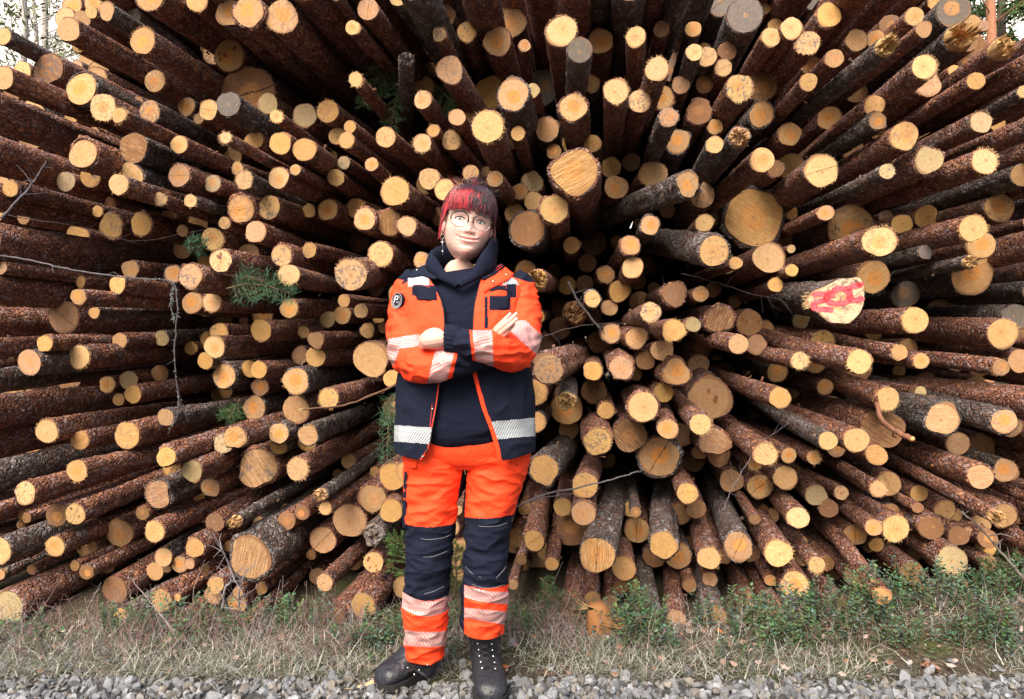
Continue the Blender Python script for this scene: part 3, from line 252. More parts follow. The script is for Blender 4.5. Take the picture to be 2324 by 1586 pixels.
LOG_LABELS="""bark shaft leaving the photo, third above the wide ringed tan end, away from the woman
long flaky shaft ending in a pale ringed face at the grass corner
pale obliquely cut log marked with looping red spray paint
large creamy end with orange heart at the pile top above the cracked giant
red-brown sawn giant with thick dark bark just above the brittle branch
hugest golden round cut end, set back between the woman and the painted log
bark shaft leaving the photo, second beside the thick grey-barked log, away from the woman
bark shaft leaving the photo, fifth below the wide ringed tan end, away from the woman
largest low log with long reddish shaft and stripe-sawn yellow face
big golden stripe-sawn end with rough bark rim, above the woman's shoulder side
bark shaft leaving the photo, second beside the big bullseye end, away from the woman
very large orange-hearted end, nearest beside the creamy wheel end, away from the woman
very large creamy end, nearest below the broad pale end, away from the woman
large golden end, second above the bright oblong end, away from the woman
large creamy end, third straight above the knot-dotted end
dim brown giant end shaded by the curved red limb
large creamy end, second straight above the snapped stub
wide tan end with fine rings under a small end on a long shaft
large creamy end, third below the snapped stub, away from the woman
stubby rough-barked front log with greyish golden face below dark-barked log
long front log with bullseye heart and pale flaking bark on its shaft
leaning dark-barked log with tan face reaching over a black gap
bark shaft leaving the photo, nearest above the creamy wheel end, towards the woman
bark shaft leaving the photo, nearest above the knot-dotted end, away from the woman
large tan end, nearest straight above the long snapped log
bark shaft leaving the photo, nearest beside the smooth rimmed end, away from the woman
large creamy end, nearest straight below the wide ringed tan end
large creamy end, nearest straight above the big bullseye end
large pale greenish end, nearest above the broad pale end, away from the woman
bark shaft leaving the photo, nearest below the ragged torn end, away from the woman
grey-barked log with torn splintered tip under the big ragged shafts
large creamy end, nearest beside the big bullseye end, away from the woman
bark shaft leaving the photo, second straight above the flaking front log
large orange-hearted end, second below the dim orange giant, away from the woman
bright pale disc directly above the woman's hair bun
medium creamy end, fourth straight below the black-barked log
large creamy end, second beside the red-painted log, away from the woman
very large orange-hearted end, nearest above the bright disc above her hair, away from the woman
large tan end, second beside the wide ringed tan end, towards the woman
bark shaft leaving the photo, nearest above the wide ringed tan end, away from the woman
thick grey-barked log with broad yellow face and orange heart
medium tan end, fourth above the snapped stub, away from the woman
medium orange-hearted end, nearest straight above the knot-dotted end
very large orange-hearted end, nearest straight below the snapped stub
large bright yellow oblong end above the hugest golden log
large golden end, nearest above the kidney-shaped end, away from the woman
large creamy end, nearest straight above the snapped stub
bark shaft leaving the photo, nearest straight above the splintered grey post
very large tan end, second straight above the red-brown sawn giant
bark shaft leaving the photo, nearest straight above the low corner log
large dull brown end, nearest beside the smooth rimmed end, towards the woman
very large dull brown end, nearest below the woman's hair, towards the painted log
broad pale cut end with orange centre, half covered by a front log
big creamy end touching the blackened round end
large creamy end, second beside the long steep log, towards the woman
large orange-hearted end, second beside the creamy wheel end, away from the woman
large tan end with notched outline and oval knots
log with ragged creamy torn end near the tree corner
pale round end dotted with dark knots low in the pile
black-barked front log with wide tan face beside the orange elbow
very large golden end, nearest straight below the jacket stripe by the zip pull
very large weathered grey end, nearest above the ragged torn end, towards the woman
bark shaft leaving the photo, fourth below the wide ringed tan end, away from the woman
large creamy end, second beside the knot-dotted end, away from the woman
large creamy end, second straight below the red-painted log
very large tan end, nearest straight below the sleeve without badge
giant brown cut end with a black crack across it, under dark log shafts
large creamy end, third above the ringed flaky log, away from the woman
big ash-grey weathered log end at the pile top, fibres roughened
large orange-hearted end, nearest beside the thick grey-barked log, away from the woman
large creamy end, nearest beside the bright oblong end, towards the woman
large creamy end, nearest below the blackened round end, away from the woman
bark shaft leaving the photo, second above the blackened round end, away from the woman
medium tan end, third straight below the black-barked log
medium tan end, second above the splintered grey post, away from the woman
large smooth tan end with dark rim, below the bullseye ends
large creamy end, nearest straight above the dim brown giant
small golden end, second below the smooth rimmed end, away from the woman
dim orange giant end deep beneath the knotty notched end
bark shaft leaving the photo, third below the smooth rimmed end, away from the woman
very large creamy end, nearest straight below the hugest golden log
broad round yellow end level with the woman's fringe
medium creamy end, second above the black-barked log, away from the woman
small orange-hearted end, nearest above the wide ringed tan end, towards the woman
medium creamy end, nearest beside the dim brown giant, towards the woman
very large orange-hearted end, nearest above the cracked giant, away from the woman
medium creamy end, nearest straight below the kidney-shaped end
very large orange-hearted end, nearest above the red-painted log, away from the woman
large creamy end, nearest below the splintered tip, away from the woman
bark shaft leaving the photo, second beside the big creamy end, towards the woman
large creamy end, nearest below the big stripe-sawn end, towards the woman
large pale greenish end, nearest below the long snapped log, towards the woman
large tan end, nearest below the knot-dotted end, towards the woman
large tan end, nearest beside the splintered grey post, towards the woman
large creamy end, nearest straight above the long steep log
large golden end, nearest beside the long stripe-sawn log, away from the woman
medium orange-hearted end, nearest beside the big bullseye end, towards the woman
medium golden end, nearest below the ragged torn end, towards the woman
long leaning log whose tip is torn into pale splinters
medium golden end, nearest below the wide ringed tan end, towards the woman
medium creamy end, nearest below the knot-dotted end, away from the woman
large weathered grey end, nearest below the cracked giant, away from the woman
large orange-hearted end, nearest straight below the blackened round end
large tan end, second below the wide ringed tan end, away from the woman
medium pale greenish end, second straight below the ragged torn end
front log with clear growth rings and flaky curling red bark beside the orange sleeve
large creamy end, nearest below the knotty notched end, away from the woman
bark shaft leaving the photo, nearest beside the wide ringed tan end, away from the woman
medium tan end, second straight above the kidney-shaped end
kidney-shaped sawn end with thick bark on a low front log
large dull brown end, second below the knot-dotted end, towards the woman
large weathered grey end, second below the snapped stub, away from the woman
large orange-hearted end, nearest beside the ragged torn end, towards the woman
medium creamy end, third beside the ringed flaky log, away from the woman
medium golden end, nearest below the splintered tip, towards the woman
bark shaft leaving the photo, nearest straight below the ragged torn end
medium golden end, nearest beside the knotty notched end, away from the woman
big round end with an orange bullseye heart near the sky gap
small tan end, nearest above the thick grey-barked log, away from the woman
medium creamy end, second below the big ash-grey end, away from the woman
small tan end, nearest above the splintered tip, away from the woman
bark shaft leaving the photo, second above the knot-dotted end, away from the woman
large orange-hearted end, third above the snapped stub, away from the woman
large creamy end, nearest straight below the big ash-grey end
large orange-hearted end, nearest above the blackened round end, away from the woman
very large creamy end, nearest straight above the dim orange giant
small creamy end, nearest straight above the red-brown sawn giant
large orange-hearted end, nearest beside the big creamy end, towards the woman
medium creamy end, second below the blackened round end, away from the woman
medium creamy end, nearest beside the ringed flaky log, away from the woman
large golden end, nearest beside the dim orange giant, towards the woman
large creamy end, second beside the blackened round end, away from the woman
medium golden end, nearest above the knee above the forward boot, towards the painted log
bark shaft leaving the photo, nearest above the big creamy end, towards the woman
medium pale greenish end, nearest above the kidney-shaped end, towards the woman
large creamy end, nearest below the dim brown giant, towards the woman
medium orange-hearted end, nearest above the bright oblong end, away from the woman
very large dull brown end, nearest above the dim orange giant, towards the woman
large golden end, nearest below the outer knee pad, away from the painted log
medium tan end, nearest beside the splintered tip, towards the woman
dark grey weathered cut end on an upright-looking log beside a large creamy end
medium golden end, nearest below the black-barked log, towards the woman
medium golden end, nearest straight above the kidney-shaped end
large orange-hearted end, second below the black-barked log, away from the woman
medium golden end, nearest beside the red-brown sawn giant, away from the woman
small creamy end, second below the big bullseye end, towards the woman
tiny golden end, nearest beside the wide ringed tan end, towards the woman
medium tan end, second above the ringed flaky log, away from the woman
medium creamy end, third above the black-barked log, away from the woman
large dull brown end, nearest straight below the stubby rough-barked log
long steep reddish log sliding down into the shrubs
bark shaft leaving the photo, nearest below the snapped stub, away from the woman
large golden end, second below the smooth rimmed end, towards the woman
large tan end, nearest straight below the black-barked log
large golden end, third below the cracked giant, towards the woman
medium creamy end, nearest below the smooth rimmed end, towards the woman
medium golden end, nearest straight below the splintered tip
medium creamy end, second straight below the cracked giant
very large dull brown end, nearest above the big bullseye end, away from the woman
medium creamy end, nearest beside the blackened round end, away from the woman
small pale greenish end, nearest beside the bright oblong end, away from the woman
large orange-hearted end, nearest above the snapped stub, away from the woman
large weathered grey end, nearest beside the red-painted log, away from the woman
very large orange-hearted end, third straight below the cracked giant
medium orange-hearted end, second beside the knotty notched end, away from the woman
medium tan end, second straight above the leaning dark-barked log
large creamy end, nearest above the ringed flaky log, towards the woman
large golden end, nearest straight below the smooth rimmed end
medium creamy end, third below the cracked giant, away from the woman
large tan end, nearest straight below the dim brown giant
medium golden end, nearest above the black-barked log, away from the woman
thin grey post-like log with frayed top in front of the spruce bough
large orange-hearted end, nearest beside the long steep log, towards the woman
small orange-hearted end, second beside the dim brown giant, towards the woman
large tan end, nearest below the leaning dark-barked log, away from the woman
medium tan end, nearest above the leaning dark-barked log, away from the woman
medium creamy end, nearest straight above the round yellow end by her head
very large tan end, nearest beside the elbow below the badge, away from the painted log
medium golden end, second above the wide ringed tan end, towards the woman
medium creamy end, second beside the ringed flaky log, away from the woman
small tan end, second above the wide ringed tan end, away from the woman
very large tan end, nearest above the outer knee pad, away from the painted log
large tan end, fourth below the long stripe-sawn log, away from the woman
large tan end, nearest straight below the long stripe-sawn log
medium pale greenish end, nearest below the smooth rimmed end, away from the woman
large tan end, second above the thick grey-barked log, away from the woman
small creamy end, second straight below the dim brown giant
medium orange-hearted end, nearest straight below the flaking front log
small creamy end, second below the jacket stripe under the badge, away from the painted log
medium golden end, nearest above the splintered grey post, towards the woman
small golden end, nearest below the wide ringed tan end, away from the woman
thin log with ragged pale snapped stub before a large grey-rimmed end
large tan end, third beside the smooth rimmed end, towards the woman
large dull brown end, third straight above the leaning dark-barked log
small creamy end, nearest above the splintered grey post, away from the woman
medium golden end, second below the long stripe-sawn log, away from the woman
medium tan end, nearest above the big bullseye end, towards the woman
bark shaft leaving the photo, nearest straight above the splintered tip
medium creamy end, nearest below the big ash-grey end, away from the woman
small creamy end, nearest beside the splintered grey post, away from the woman
large tan end, second below the splintered tip, away from the woman
large golden end, nearest straight above the long stripe-sawn log
medium golden end, second straight above the knot-dotted end
medium creamy end, nearest straight below the cracked giant
medium creamy end, nearest above the round yellow end by her head, towards the woman
medium tan end, nearest below the thick grey-barked log, away from the woman
small creamy end, nearest above the long steep log, towards the woman
medium creamy end, nearest straight below the knotty notched end
medium creamy end, nearest beside the big ash-grey end, away from the woman
large orange-hearted end, second above the bright oblong end, towards the woman
bark shaft leaving the photo, second above the snapped stub, away from the woman
small creamy end, second above the big bullseye end, away from the woman
large creamy end, nearest below the big bullseye end, towards the woman
small creamy end, nearest beside the round yellow end by her head, away from the woman
medium creamy end, nearest above the knotty notched end, away from the woman
medium tan end, second above the black-barked log, towards the woman
large orange-hearted end, nearest below the black-barked log, away from the woman
medium creamy end, second above the long steep log, towards the woman
large golden end, third above the splintered tip, towards the woman
large orange-hearted end, nearest above the long stripe-sawn log, away from the woman
small orange-hearted end, second straight above the long steep log
medium orange-hearted end, second beside the round yellow end by her head, away from the woman
large orange-hearted end, nearest straight above the leaning dark-barked log
bark shaft leaving the photo, second beside the big ash-grey end, away from the woman
large dull brown end, second straight below the big ash-grey end
large orange-hearted end, second below the outer knee pad, away from the painted log
large pale greenish end, nearest beside the cracked giant, towards the woman
medium golden end, nearest straight below the red-painted log
bark shaft leaving the photo, second above the splintered tip, towards the woman
medium orange-hearted end, nearest below the ringed flaky log, away from the woman
medium orange-hearted end, second straight above the long snapped log
tiny creamy end, second below the cracked giant, away from the woman
large golden end, nearest below the long stripe-sawn log, away from the woman
large orange-hearted end, nearest beside the black-barked log, away from the woman
large orange-hearted end, nearest above the knotty notched end, towards the woman
medium creamy end, nearest below the red-painted log, towards the woman
large dull brown end, nearest below the stubby rough-barked log, towards the woman
large tan end, nearest above the big stripe-sawn end, towards the woman
large orange-hearted end, nearest beside the dim orange giant, away from the woman
small weathered grey end, nearest straight above the flaking front log
bark shaft leaving the photo, fourth beside the big ash-grey end, towards the woman
small tan end, nearest beside the bright disc above her hair, towards the woman
medium creamy end, second straight below the round yellow end by her head
small orange-hearted end, nearest above the broad pale end, towards the woman
medium tan end, nearest below the red-brown sawn giant, away from the woman
medium tan end, third below the long stripe-sawn log, away from the woman
large tan end, nearest beside the leaning dark-barked log, towards the woman
large tan end, second straight below the knotty notched end
small tan end, nearest beside the knot-dotted end, away from the woman
medium creamy end, second beside the red-brown sawn giant, towards the woman
large tan end, nearest below the jacket stripe under the badge, away from the painted log
bark shaft leaving the photo, nearest beside the creamy wheel end, towards the woman
small golden end, nearest below the red-painted log, away from the woman
medium golden end, second beside the cracked giant, towards the woman
large creamy end, second beside the smooth rimmed end, towards the woman
medium creamy end, fourth beside the ringed flaky log, away from the woman
small creamy end, nearest below the cracked giant, towards the woman
medium golden end, second above the long stripe-sawn log, towards the woman
bark shaft leaving the photo, nearest above the big creamy end, away from the woman
medium tan end, nearest above the flaking front log, away from the woman
large orange-hearted end, nearest beside the big stripe-sawn end, away from the woman
medium golden end, nearest above the black-barked log, towards the woman
large tan end, nearest beside the knotty notched end, towards the woman
bark shaft leaving the photo, second straight above the splintered grey post
medium orange-hearted end, nearest above the bright oblong end, towards the woman
medium pale greenish end, third below the dim brown giant, towards the woman
large orange-hearted end, nearest below the round yellow end by her head, away from the woman
small tan end, nearest straight below the red-brown sawn giant
medium creamy end, nearest below the splintered grey post, towards the woman
medium creamy end, second beside the bright disc above her hair, towards the woman
medium golden end, second above the knotty notched end, towards the woman
small golden end, nearest above the round yellow end by her head, away from the woman
medium golden end, second below the cracked giant, towards the woman
small creamy end, second below the dim brown giant, towards the woman
very large golden end, nearest straight above the bright disc above her hair
medium tan end, second below the wide ringed tan end, towards the woman
large orange-hearted end, nearest straight above the bright oblong end
large tan end, nearest beside the long snapped log, away from the woman
medium creamy end, nearest beside the cracked giant, away from the woman
large dull brown end, nearest straight below the round yellow end by her head
medium creamy end, second below the stubby rough-barked log, towards the woman
very large dull brown end, nearest above the long stripe-sawn log, towards the woman
very large orange-hearted end, nearest above the jacket stripe by the zip pull, inward
small golden end, nearest above the ringed flaky log, away from the woman
medium creamy end, nearest above the flaking front log, towards the woman
large tan end, nearest beside the red-brown sawn giant, towards the woman
bark shaft leaving the photo, third below the wide ringed tan end, away from the woman
bark shaft leaving the photo, fifth beside the big ash-grey end, towards the woman
small golden end, nearest beside the red-painted log, towards the woman
small creamy end, nearest above the red-brown sawn giant, towards the woman
medium golden end, nearest below the dim orange giant, away from the woman
large weathered grey end, nearest beside the big ash-grey end, towards the woman
small golden end, third beside the big ash-grey end, towards the woman
medium tan end, nearest beside the kidney-shaped end, towards the woman
bark shaft leaving the photo, second beside the big ash-grey end, towards the woman
medium orange-hearted end, nearest above the splintered tip, towards the woman
large tan end, fourth below the dim brown giant, towards the woman
large golden end, nearest above the snapped stub, towards the woman
medium orange-hearted end, second straight below the black-barked log
small orange-hearted end, nearest above the dim brown giant, towards the woman"""
# ---------------------------------------------------------------- the log pile
TONE=dict(L=(.62,.425,.225),Y=(.57,.365,.15),T=(.49,.315,.18),O=(.54,.345,.18),P=(.47,.385,.23),B=(.26,.145,.075),G=(.17,.155,.15),Z=(.62,.50,.36))  # brown tone: real brown wood, plus shade of deep ends put into colour
VPX,VPY=1330.0,735.0
BEND=[(920,136,926,300),(1560,417,1400,476),(1620,567,1500,548),(1897,683,1785,676),(1315,114,1306,250),(1443,84,1438,225),(2001,1352,1870,1180),(2256,1170,2045,1052),(1354,1257,1393,1120),(1211,1226,1232,1120),
(1325,1100,1348,1035),(1505,1236,1497,1110),(1675,1241,1628,1130),(1608,1266,1567,1140),(1765,1255,1692,1135),(1234,1064,1300,1000),(1243,835,1305,808),(698,987,820,938),(671,865,780,842),
(796,619,905,612),(656,627,765,655),(1287,909,1292,845),(2199,596,2050,622)]
NOTCHED=[(359.2,1120.6,.05,.27),(1619.6,1004.2,-1.9,.24),(1609.5,901.6,2.4,.16)]     # x, y, direction and depth of a hollow in the outline
def log_dir(x,y,d,rng):
    vx,vy=VPX,VPY
    w=min(1,max(0,(y-900)/250))*min(1,max(0,(x-1200)/300)); vx+=110*w; vy+=60*w
    for a,b,c,e in BEND:
        if abs(a-x)<7 and abs(b-y)<7:
            v=np.array(W(c,e,d+1))-np.array(W(x,y,d)); return v/np.linalg.norm(v)
    v=np.array([(vx-CX)/FPX,1.0,(CY-vy)/FPX])+np.array([rng.normal(0,.020),0,rng.normal(0,.020)])
    return v/np.linalg.norm(v)
def log_geo(mb,mc,x,y,r,d,t,seed,ft,length=4.2,rich=1.0,flen=1.5):
    rng=np.random.default_rng(seed); tone=np.array(TONE[t[0]]); fl=t[1:]
    o=np.array(W(x,y,d)); Rw=1.05*r*d/FPX; a=log_dir(x,y,d,rng); a,u,w=frame(a)
    sv=rng.random(); thick='b' in fl; broken='x' in fl
    n=30 if rich>.8 else 22 if rich>.4 else 14
    th=np.linspace(0,2*PI,n,endpoint=False)
    rho=np.ones(n)
    for k,am in ((2,.022),(3,.020),(4,.012),(5,.012),(7,.008)):
        rho+=rng.normal(0,am*(1.9 if thick else 1.35))*np.cos(k*th+rng.uniform(0,6.3))
    if 'k' in fl: rho+=.07*np.maximum(0,np.cos(3*th+rng.uniform(0,6)))**3
    if 's' in fl:                                   # one flattened flank
        c0=rng.uniform(0,6.3); rho-=.10*np.maximum(0,np.cos(th-c0))**4
    for nx_,ny_,na_,nd_ in NOTCHED:
        if abs(nx_-x)<6 and abs(ny_-y)<6: rho=rho*1.06-nd_*np.maximum(0,np.cos(th-na_))**7
    bt=.11 if thick else .045
    step=.03 if rich>.8 else .06 if rich>.4 else .2
    s=np.concatenate([[0,.012],np.arange(.035,flen,step),np.array([flen+.3,flen+1.0,length])])
    if broken: s=s+.0
    pts=[];smo=rng.normal(0,1,(len(s),n)); bu,bw=rng.normal(0,.012,2)
    smo=(smo+np.roll(smo,1,0)+np.roll(smo,1,1)*.7+np.roll(smo,-1,1)*.7)/2
    for i,si in enumerate(s):
        rad=Rw*rho*(1+.016*smo[i]*(1.7 if thick else 1))+(.0018 if thick else .0012)*rng.normal(0,1,n)+Rw*.02*math.sin(si*5+sv*9)
        off=np.zeros(n)
        if i==0: off=np.abs(rng.normal(0,.006 if thick else .0025,n)); rad=rad*(1+(rng.normal(0,.035,n) if thick else 0))
        pts.append(o+(bu*u+bw*w)*min(si,1.8)**2+np.outer(si+off,a)+np.outer(np.cos(th)*rad,u)+np.outer(np.sin(th)*rad,w))
    inner=Rw*rho*(1-bt)
    ir=o+np.outer(np.full(n,.003),a)+np.outer(np.cos(th)*inner,u)+np.outer(np.sin(th)*inner,w)
    k=len(s); V=np.vstack(pts+[ir])
    F=[(i*n+j,i*n+(j+1)%n,(i+1)*n+(j+1)%n,(i+1)*n+j) for i in range(k-1) for j in range(n)]
    F+=[(k*n+j,k*n+(j+1)%n,(j+1)%n,j) for j in range(n)]
    dark=(.85 if 'd' in fl else .95 if t[0]=='G' else rng.choice([.0,.15,.35,.75],p=[.42,.28,.16,.14]))
    mb.add(V,F,(dark,sv,0,0))
    # loose bark flakes and stubs of lopped branches
    nf=int((rng.integers(16,34) if dark<.6 else rng.integers(6,14))*rich*min(1.6,Rw/.05))
    for _ in range(nf):
        si=rng.uniform(.01,1.25)*(1 if rich>.5 else .6); tt=rng.uniform(0,2*PI); e=np.cos(tt)*u+np.sin(tt)*w; g=-np.sin(tt)*u+np.cos(tt)*w
        q=rng.uniform(.006,.018); q2=q*rng.uniform(.5,1.4); lift=rng.uniform(.002,.009); b0=o+a*si+e*(Rw*1.0)
        vv=[b0-a*q2-g*q*.6,b0+a*q2*.4-g*q,b0+a*q2+g*q*.3+e*lift*.6,b0+g*q+e*lift,b0-a*q2*.6+g*q*.5+e*lift*1.3]
        mb.add(vv,[(0,1,2,3,4)],(dark,rng.random(),rng.uniform(.0,.8),0))
    for _ in range(rng.integers(0,4) if rich>.6 else 0):
        si=rng.uniform(.08,1.1); tt=rng.uniform(0,2*PI); e=np.cos(tt)*u+np.sin(tt)*w-a*.35; b0=o+a*si+(np.cos(tt)*u+np.sin(tt)*w)*Rw*.9
        tube(mb,[b0,b0+e*rng.uniform(.012,.03)],[rng.uniform(.004,.009)]*2,6,(dark,sv,.5,0))
    # the cut end
    tn=tone*rng.uniform(.74,1.08)*np.array([1,rng.uniform(.96,1.04),rng.uniform(.88,1.12)])
    col=(*tn,sv)
    heart={'O':1.0}.get(t[0],rng.choice([0,.3,.6],p=[.68,.22,.10])); saw=1.0 if 's' in fl else rng.choice([0,.25,.6],p=[.5,.3,.2])
    stain=rng.choice([0,.45,.9],p=[.60,.28,.12]); crack=1.0 if 'c' in fl else (.8 if rng.random()<.10 and Rw>.045 else 0.0)
    if t[0]=='G': stain=1.0
    ftv=[heart,saw,stain,crack]
    n0=mc.n
    if not broken:
        tilt=rng.normal(0,.05,2)
        ring=[];uv=[]
        for q in (1.0,.8,.55,.28):
            rr=Rw*rho*(1-bt)*q; A=np.cos(th)*rr; B=np.sin(th)*rr
            ring.append(o+np.outer(A,u)+np.outer(B,w)+np.outer(A*tilt[0]+B*tilt[1]-.001,a)); uv.append(np.stack([np.cos(th)*q*rho,np.sin(th)*q*rho],1))
        back=ring[0]+a*.02
        V=np.vstack([back]+ring+[o[None]-a*.001]); U=np.vstack([uv[0]]+uv+[np.zeros((1,2))])
        F=[(i*n+j,(i+1)*n+j,(i+1)*n+(j+1)%n,i*n+(j+1)%n) for i in range(4) for j in range(n)]+[(4*n+j,5*n,4*n+(j+1)%n) for j in range(n)]
        mc.add(V,F,col,U)
        if 'f' in fl or rng.random()<.30:
            c0=rng.uniform(0,6.3); m_=rng.integers(30,70) if 'f' in fl else rng.integers(8,20)
            for _ in range(int(m_*max(.4,rich))):
                tt=c0+rng.normal(0,1.1 if 'f' in fl else .5); j=int(tt/(2*PI)*n)%n; e=np.cos(tt)*u+np.sin(tt)*w; g=-np.sin(tt)*u+np.cos(tt)*w
                b0=o+e*Rw*rho[j]*(1-bt)*.99; L=rng.uniform(.004,.013)*(1.3 if 'f' in fl else 1)
                tip=b0+e*L+g*rng.normal(0,.004)-a*rng.uniform(-.002,.006)
                mc.add([b0-g*.0012,b0+g*.0012,tip,b0+a*.002],[(0,1,2),(1,3,2),(3,0,2)],col,[(.9*np.cos(tt),.9*np.sin(tt))]*4)
    else:
        m=26 if Rw>.05 else 18
        G=[]
        for rr_ in (1.0,.85,.62,.36,.12):
            G.append([(rr_,q) for q in th])
        V=[];U=[]; hmax=rng.uniform(.35,.8)*Rw*2; ca=rng.uniform(0,6.3)
        for gi,row in enumerate(G):
            for j,(q,tt) in enumerate(row):
                h=0 if gi==0 else abs(rng.normal(0,.38))*hmax+ .7*hmax*max(0,math.cos(tt-ca))*q
                V.append(o+(np.cos(tt)*u+np.sin(tt)*w)*Rw*rho[j]*(1-bt)*q-a*h); U.append((q*math.cos(tt),q*math.sin(tt)))
        V.append(o-a*hmax*.4); U.append((0,0))
        F=[(i*n+j,(i+1)*n+j,(i+1)*n+(j+1)%n,i*n+(j+1)%n) for i in range(4) for j in range(n)]+[(4*n+j,5*n,4*n+(j+1)%n) for j in range(n)]
        mc.add(np.array(V),F,col,U)
        for _ in range(26):
            tt=rng.uniform(0,6.3); q=rng.uniform(.2,1)*Rw*.9; e=np.cos(tt)*u+np.sin(tt)*w; g=-np.sin(tt)*u+np.cos(tt)*w; b0=o+e*q; L=rng.uniform(.5,1.5)*hmax
            mc.add([b0-g*.003,b0+g*.003,b0-a*L+e*rng.normal(0,.01),b0+e*.004],[(0,1,2),(1,3,2),(3,0,2)],col,[(.5,.5)]*4)
    if 'k' in fl:
        for _ in range(rng.integers(3,6)):
            tt=rng.uniform(0,6.3); q=rng.uniform(.25,.8)*Rw; c0=o+(np.cos(tt)*u+np.sin(tt)*w)*q-a*.004; kr=Rw*rng.uniform(.07,.12)
            pp=[c0+(np.cos(z)*u+np.sin(z)*w*1.4)*kr for z in np.linspace(0,2*PI,9)[:-1]]
            mc.add(pp,[tuple(range(8))[::-1]],(.25,.10,.05,sv),[(.3,.3)]*8)
    ft.append((n0,mc.n,ftv))
def set_ft(o,ft):
    me=o.data; A=np.zeros((len(me.vertices),4),np.float32)
    for a,b,v in ft: A[a:b]=v
    at=me.color_attributes.new('ft','FLOAT_COLOR','POINT'); at.data.foreach_set('color',A.ravel()); me.color_attributes.active_color_index=0
def smooth_by_hand(o,flatname): pass
def make_log(x,y,r,d,t,seed,label):
    loc=W(x,y,d); root=empty('log',loc,label,'log','felled logs stacked in the pile'); rich=1.0 if d<3.7 else .7
    mb,mc,ft=MB(),MB(),[]
    if t[0]=='Z': painted_log(root,x,y,r,d,seed); return root
    log_geo(mb,mc,x,y,r,d,t,seed,ft,rich=rich)
    mb.build('bark',M_BARK,root,origin=loc); c=mc.build('cut_end',M_CUT,root,smooth=False,origin=loc); set_ft(c,ft)
    return root
def ribbon(mb,pts,wd,y0,col=None,m=0,yfun=None,thick=.0015):
    """a flat painted stroke lying on a face: pts are (x,z) rows, yfun gives the face's depth"""
    P=crom(np.array(pts,float),6); T=np.gradient(P,axis=0); T/=np.linalg.norm(T,axis=1)[:,None]+1e-9; N=np.stack([-T[:,1],T[:,0]],1)
    k=len(P); wv=wd*(1+.18*RNG.uniform(-1,1,k)); L=P+N*wv[:,None]; Q=P-N*wv[:,None]
    V=[];F=[]
    for i in range(k):
        for q in (L[i],P[i],Q[i]): V.append((q[0],yfun(q[0],q[1])-thick,q[1]))
    for i in range(k-1):
        for j in (0,1): b=i*3+j; F.append((b,b+1,b+4,b+3))
    mb.add(V,F,col,None,m)
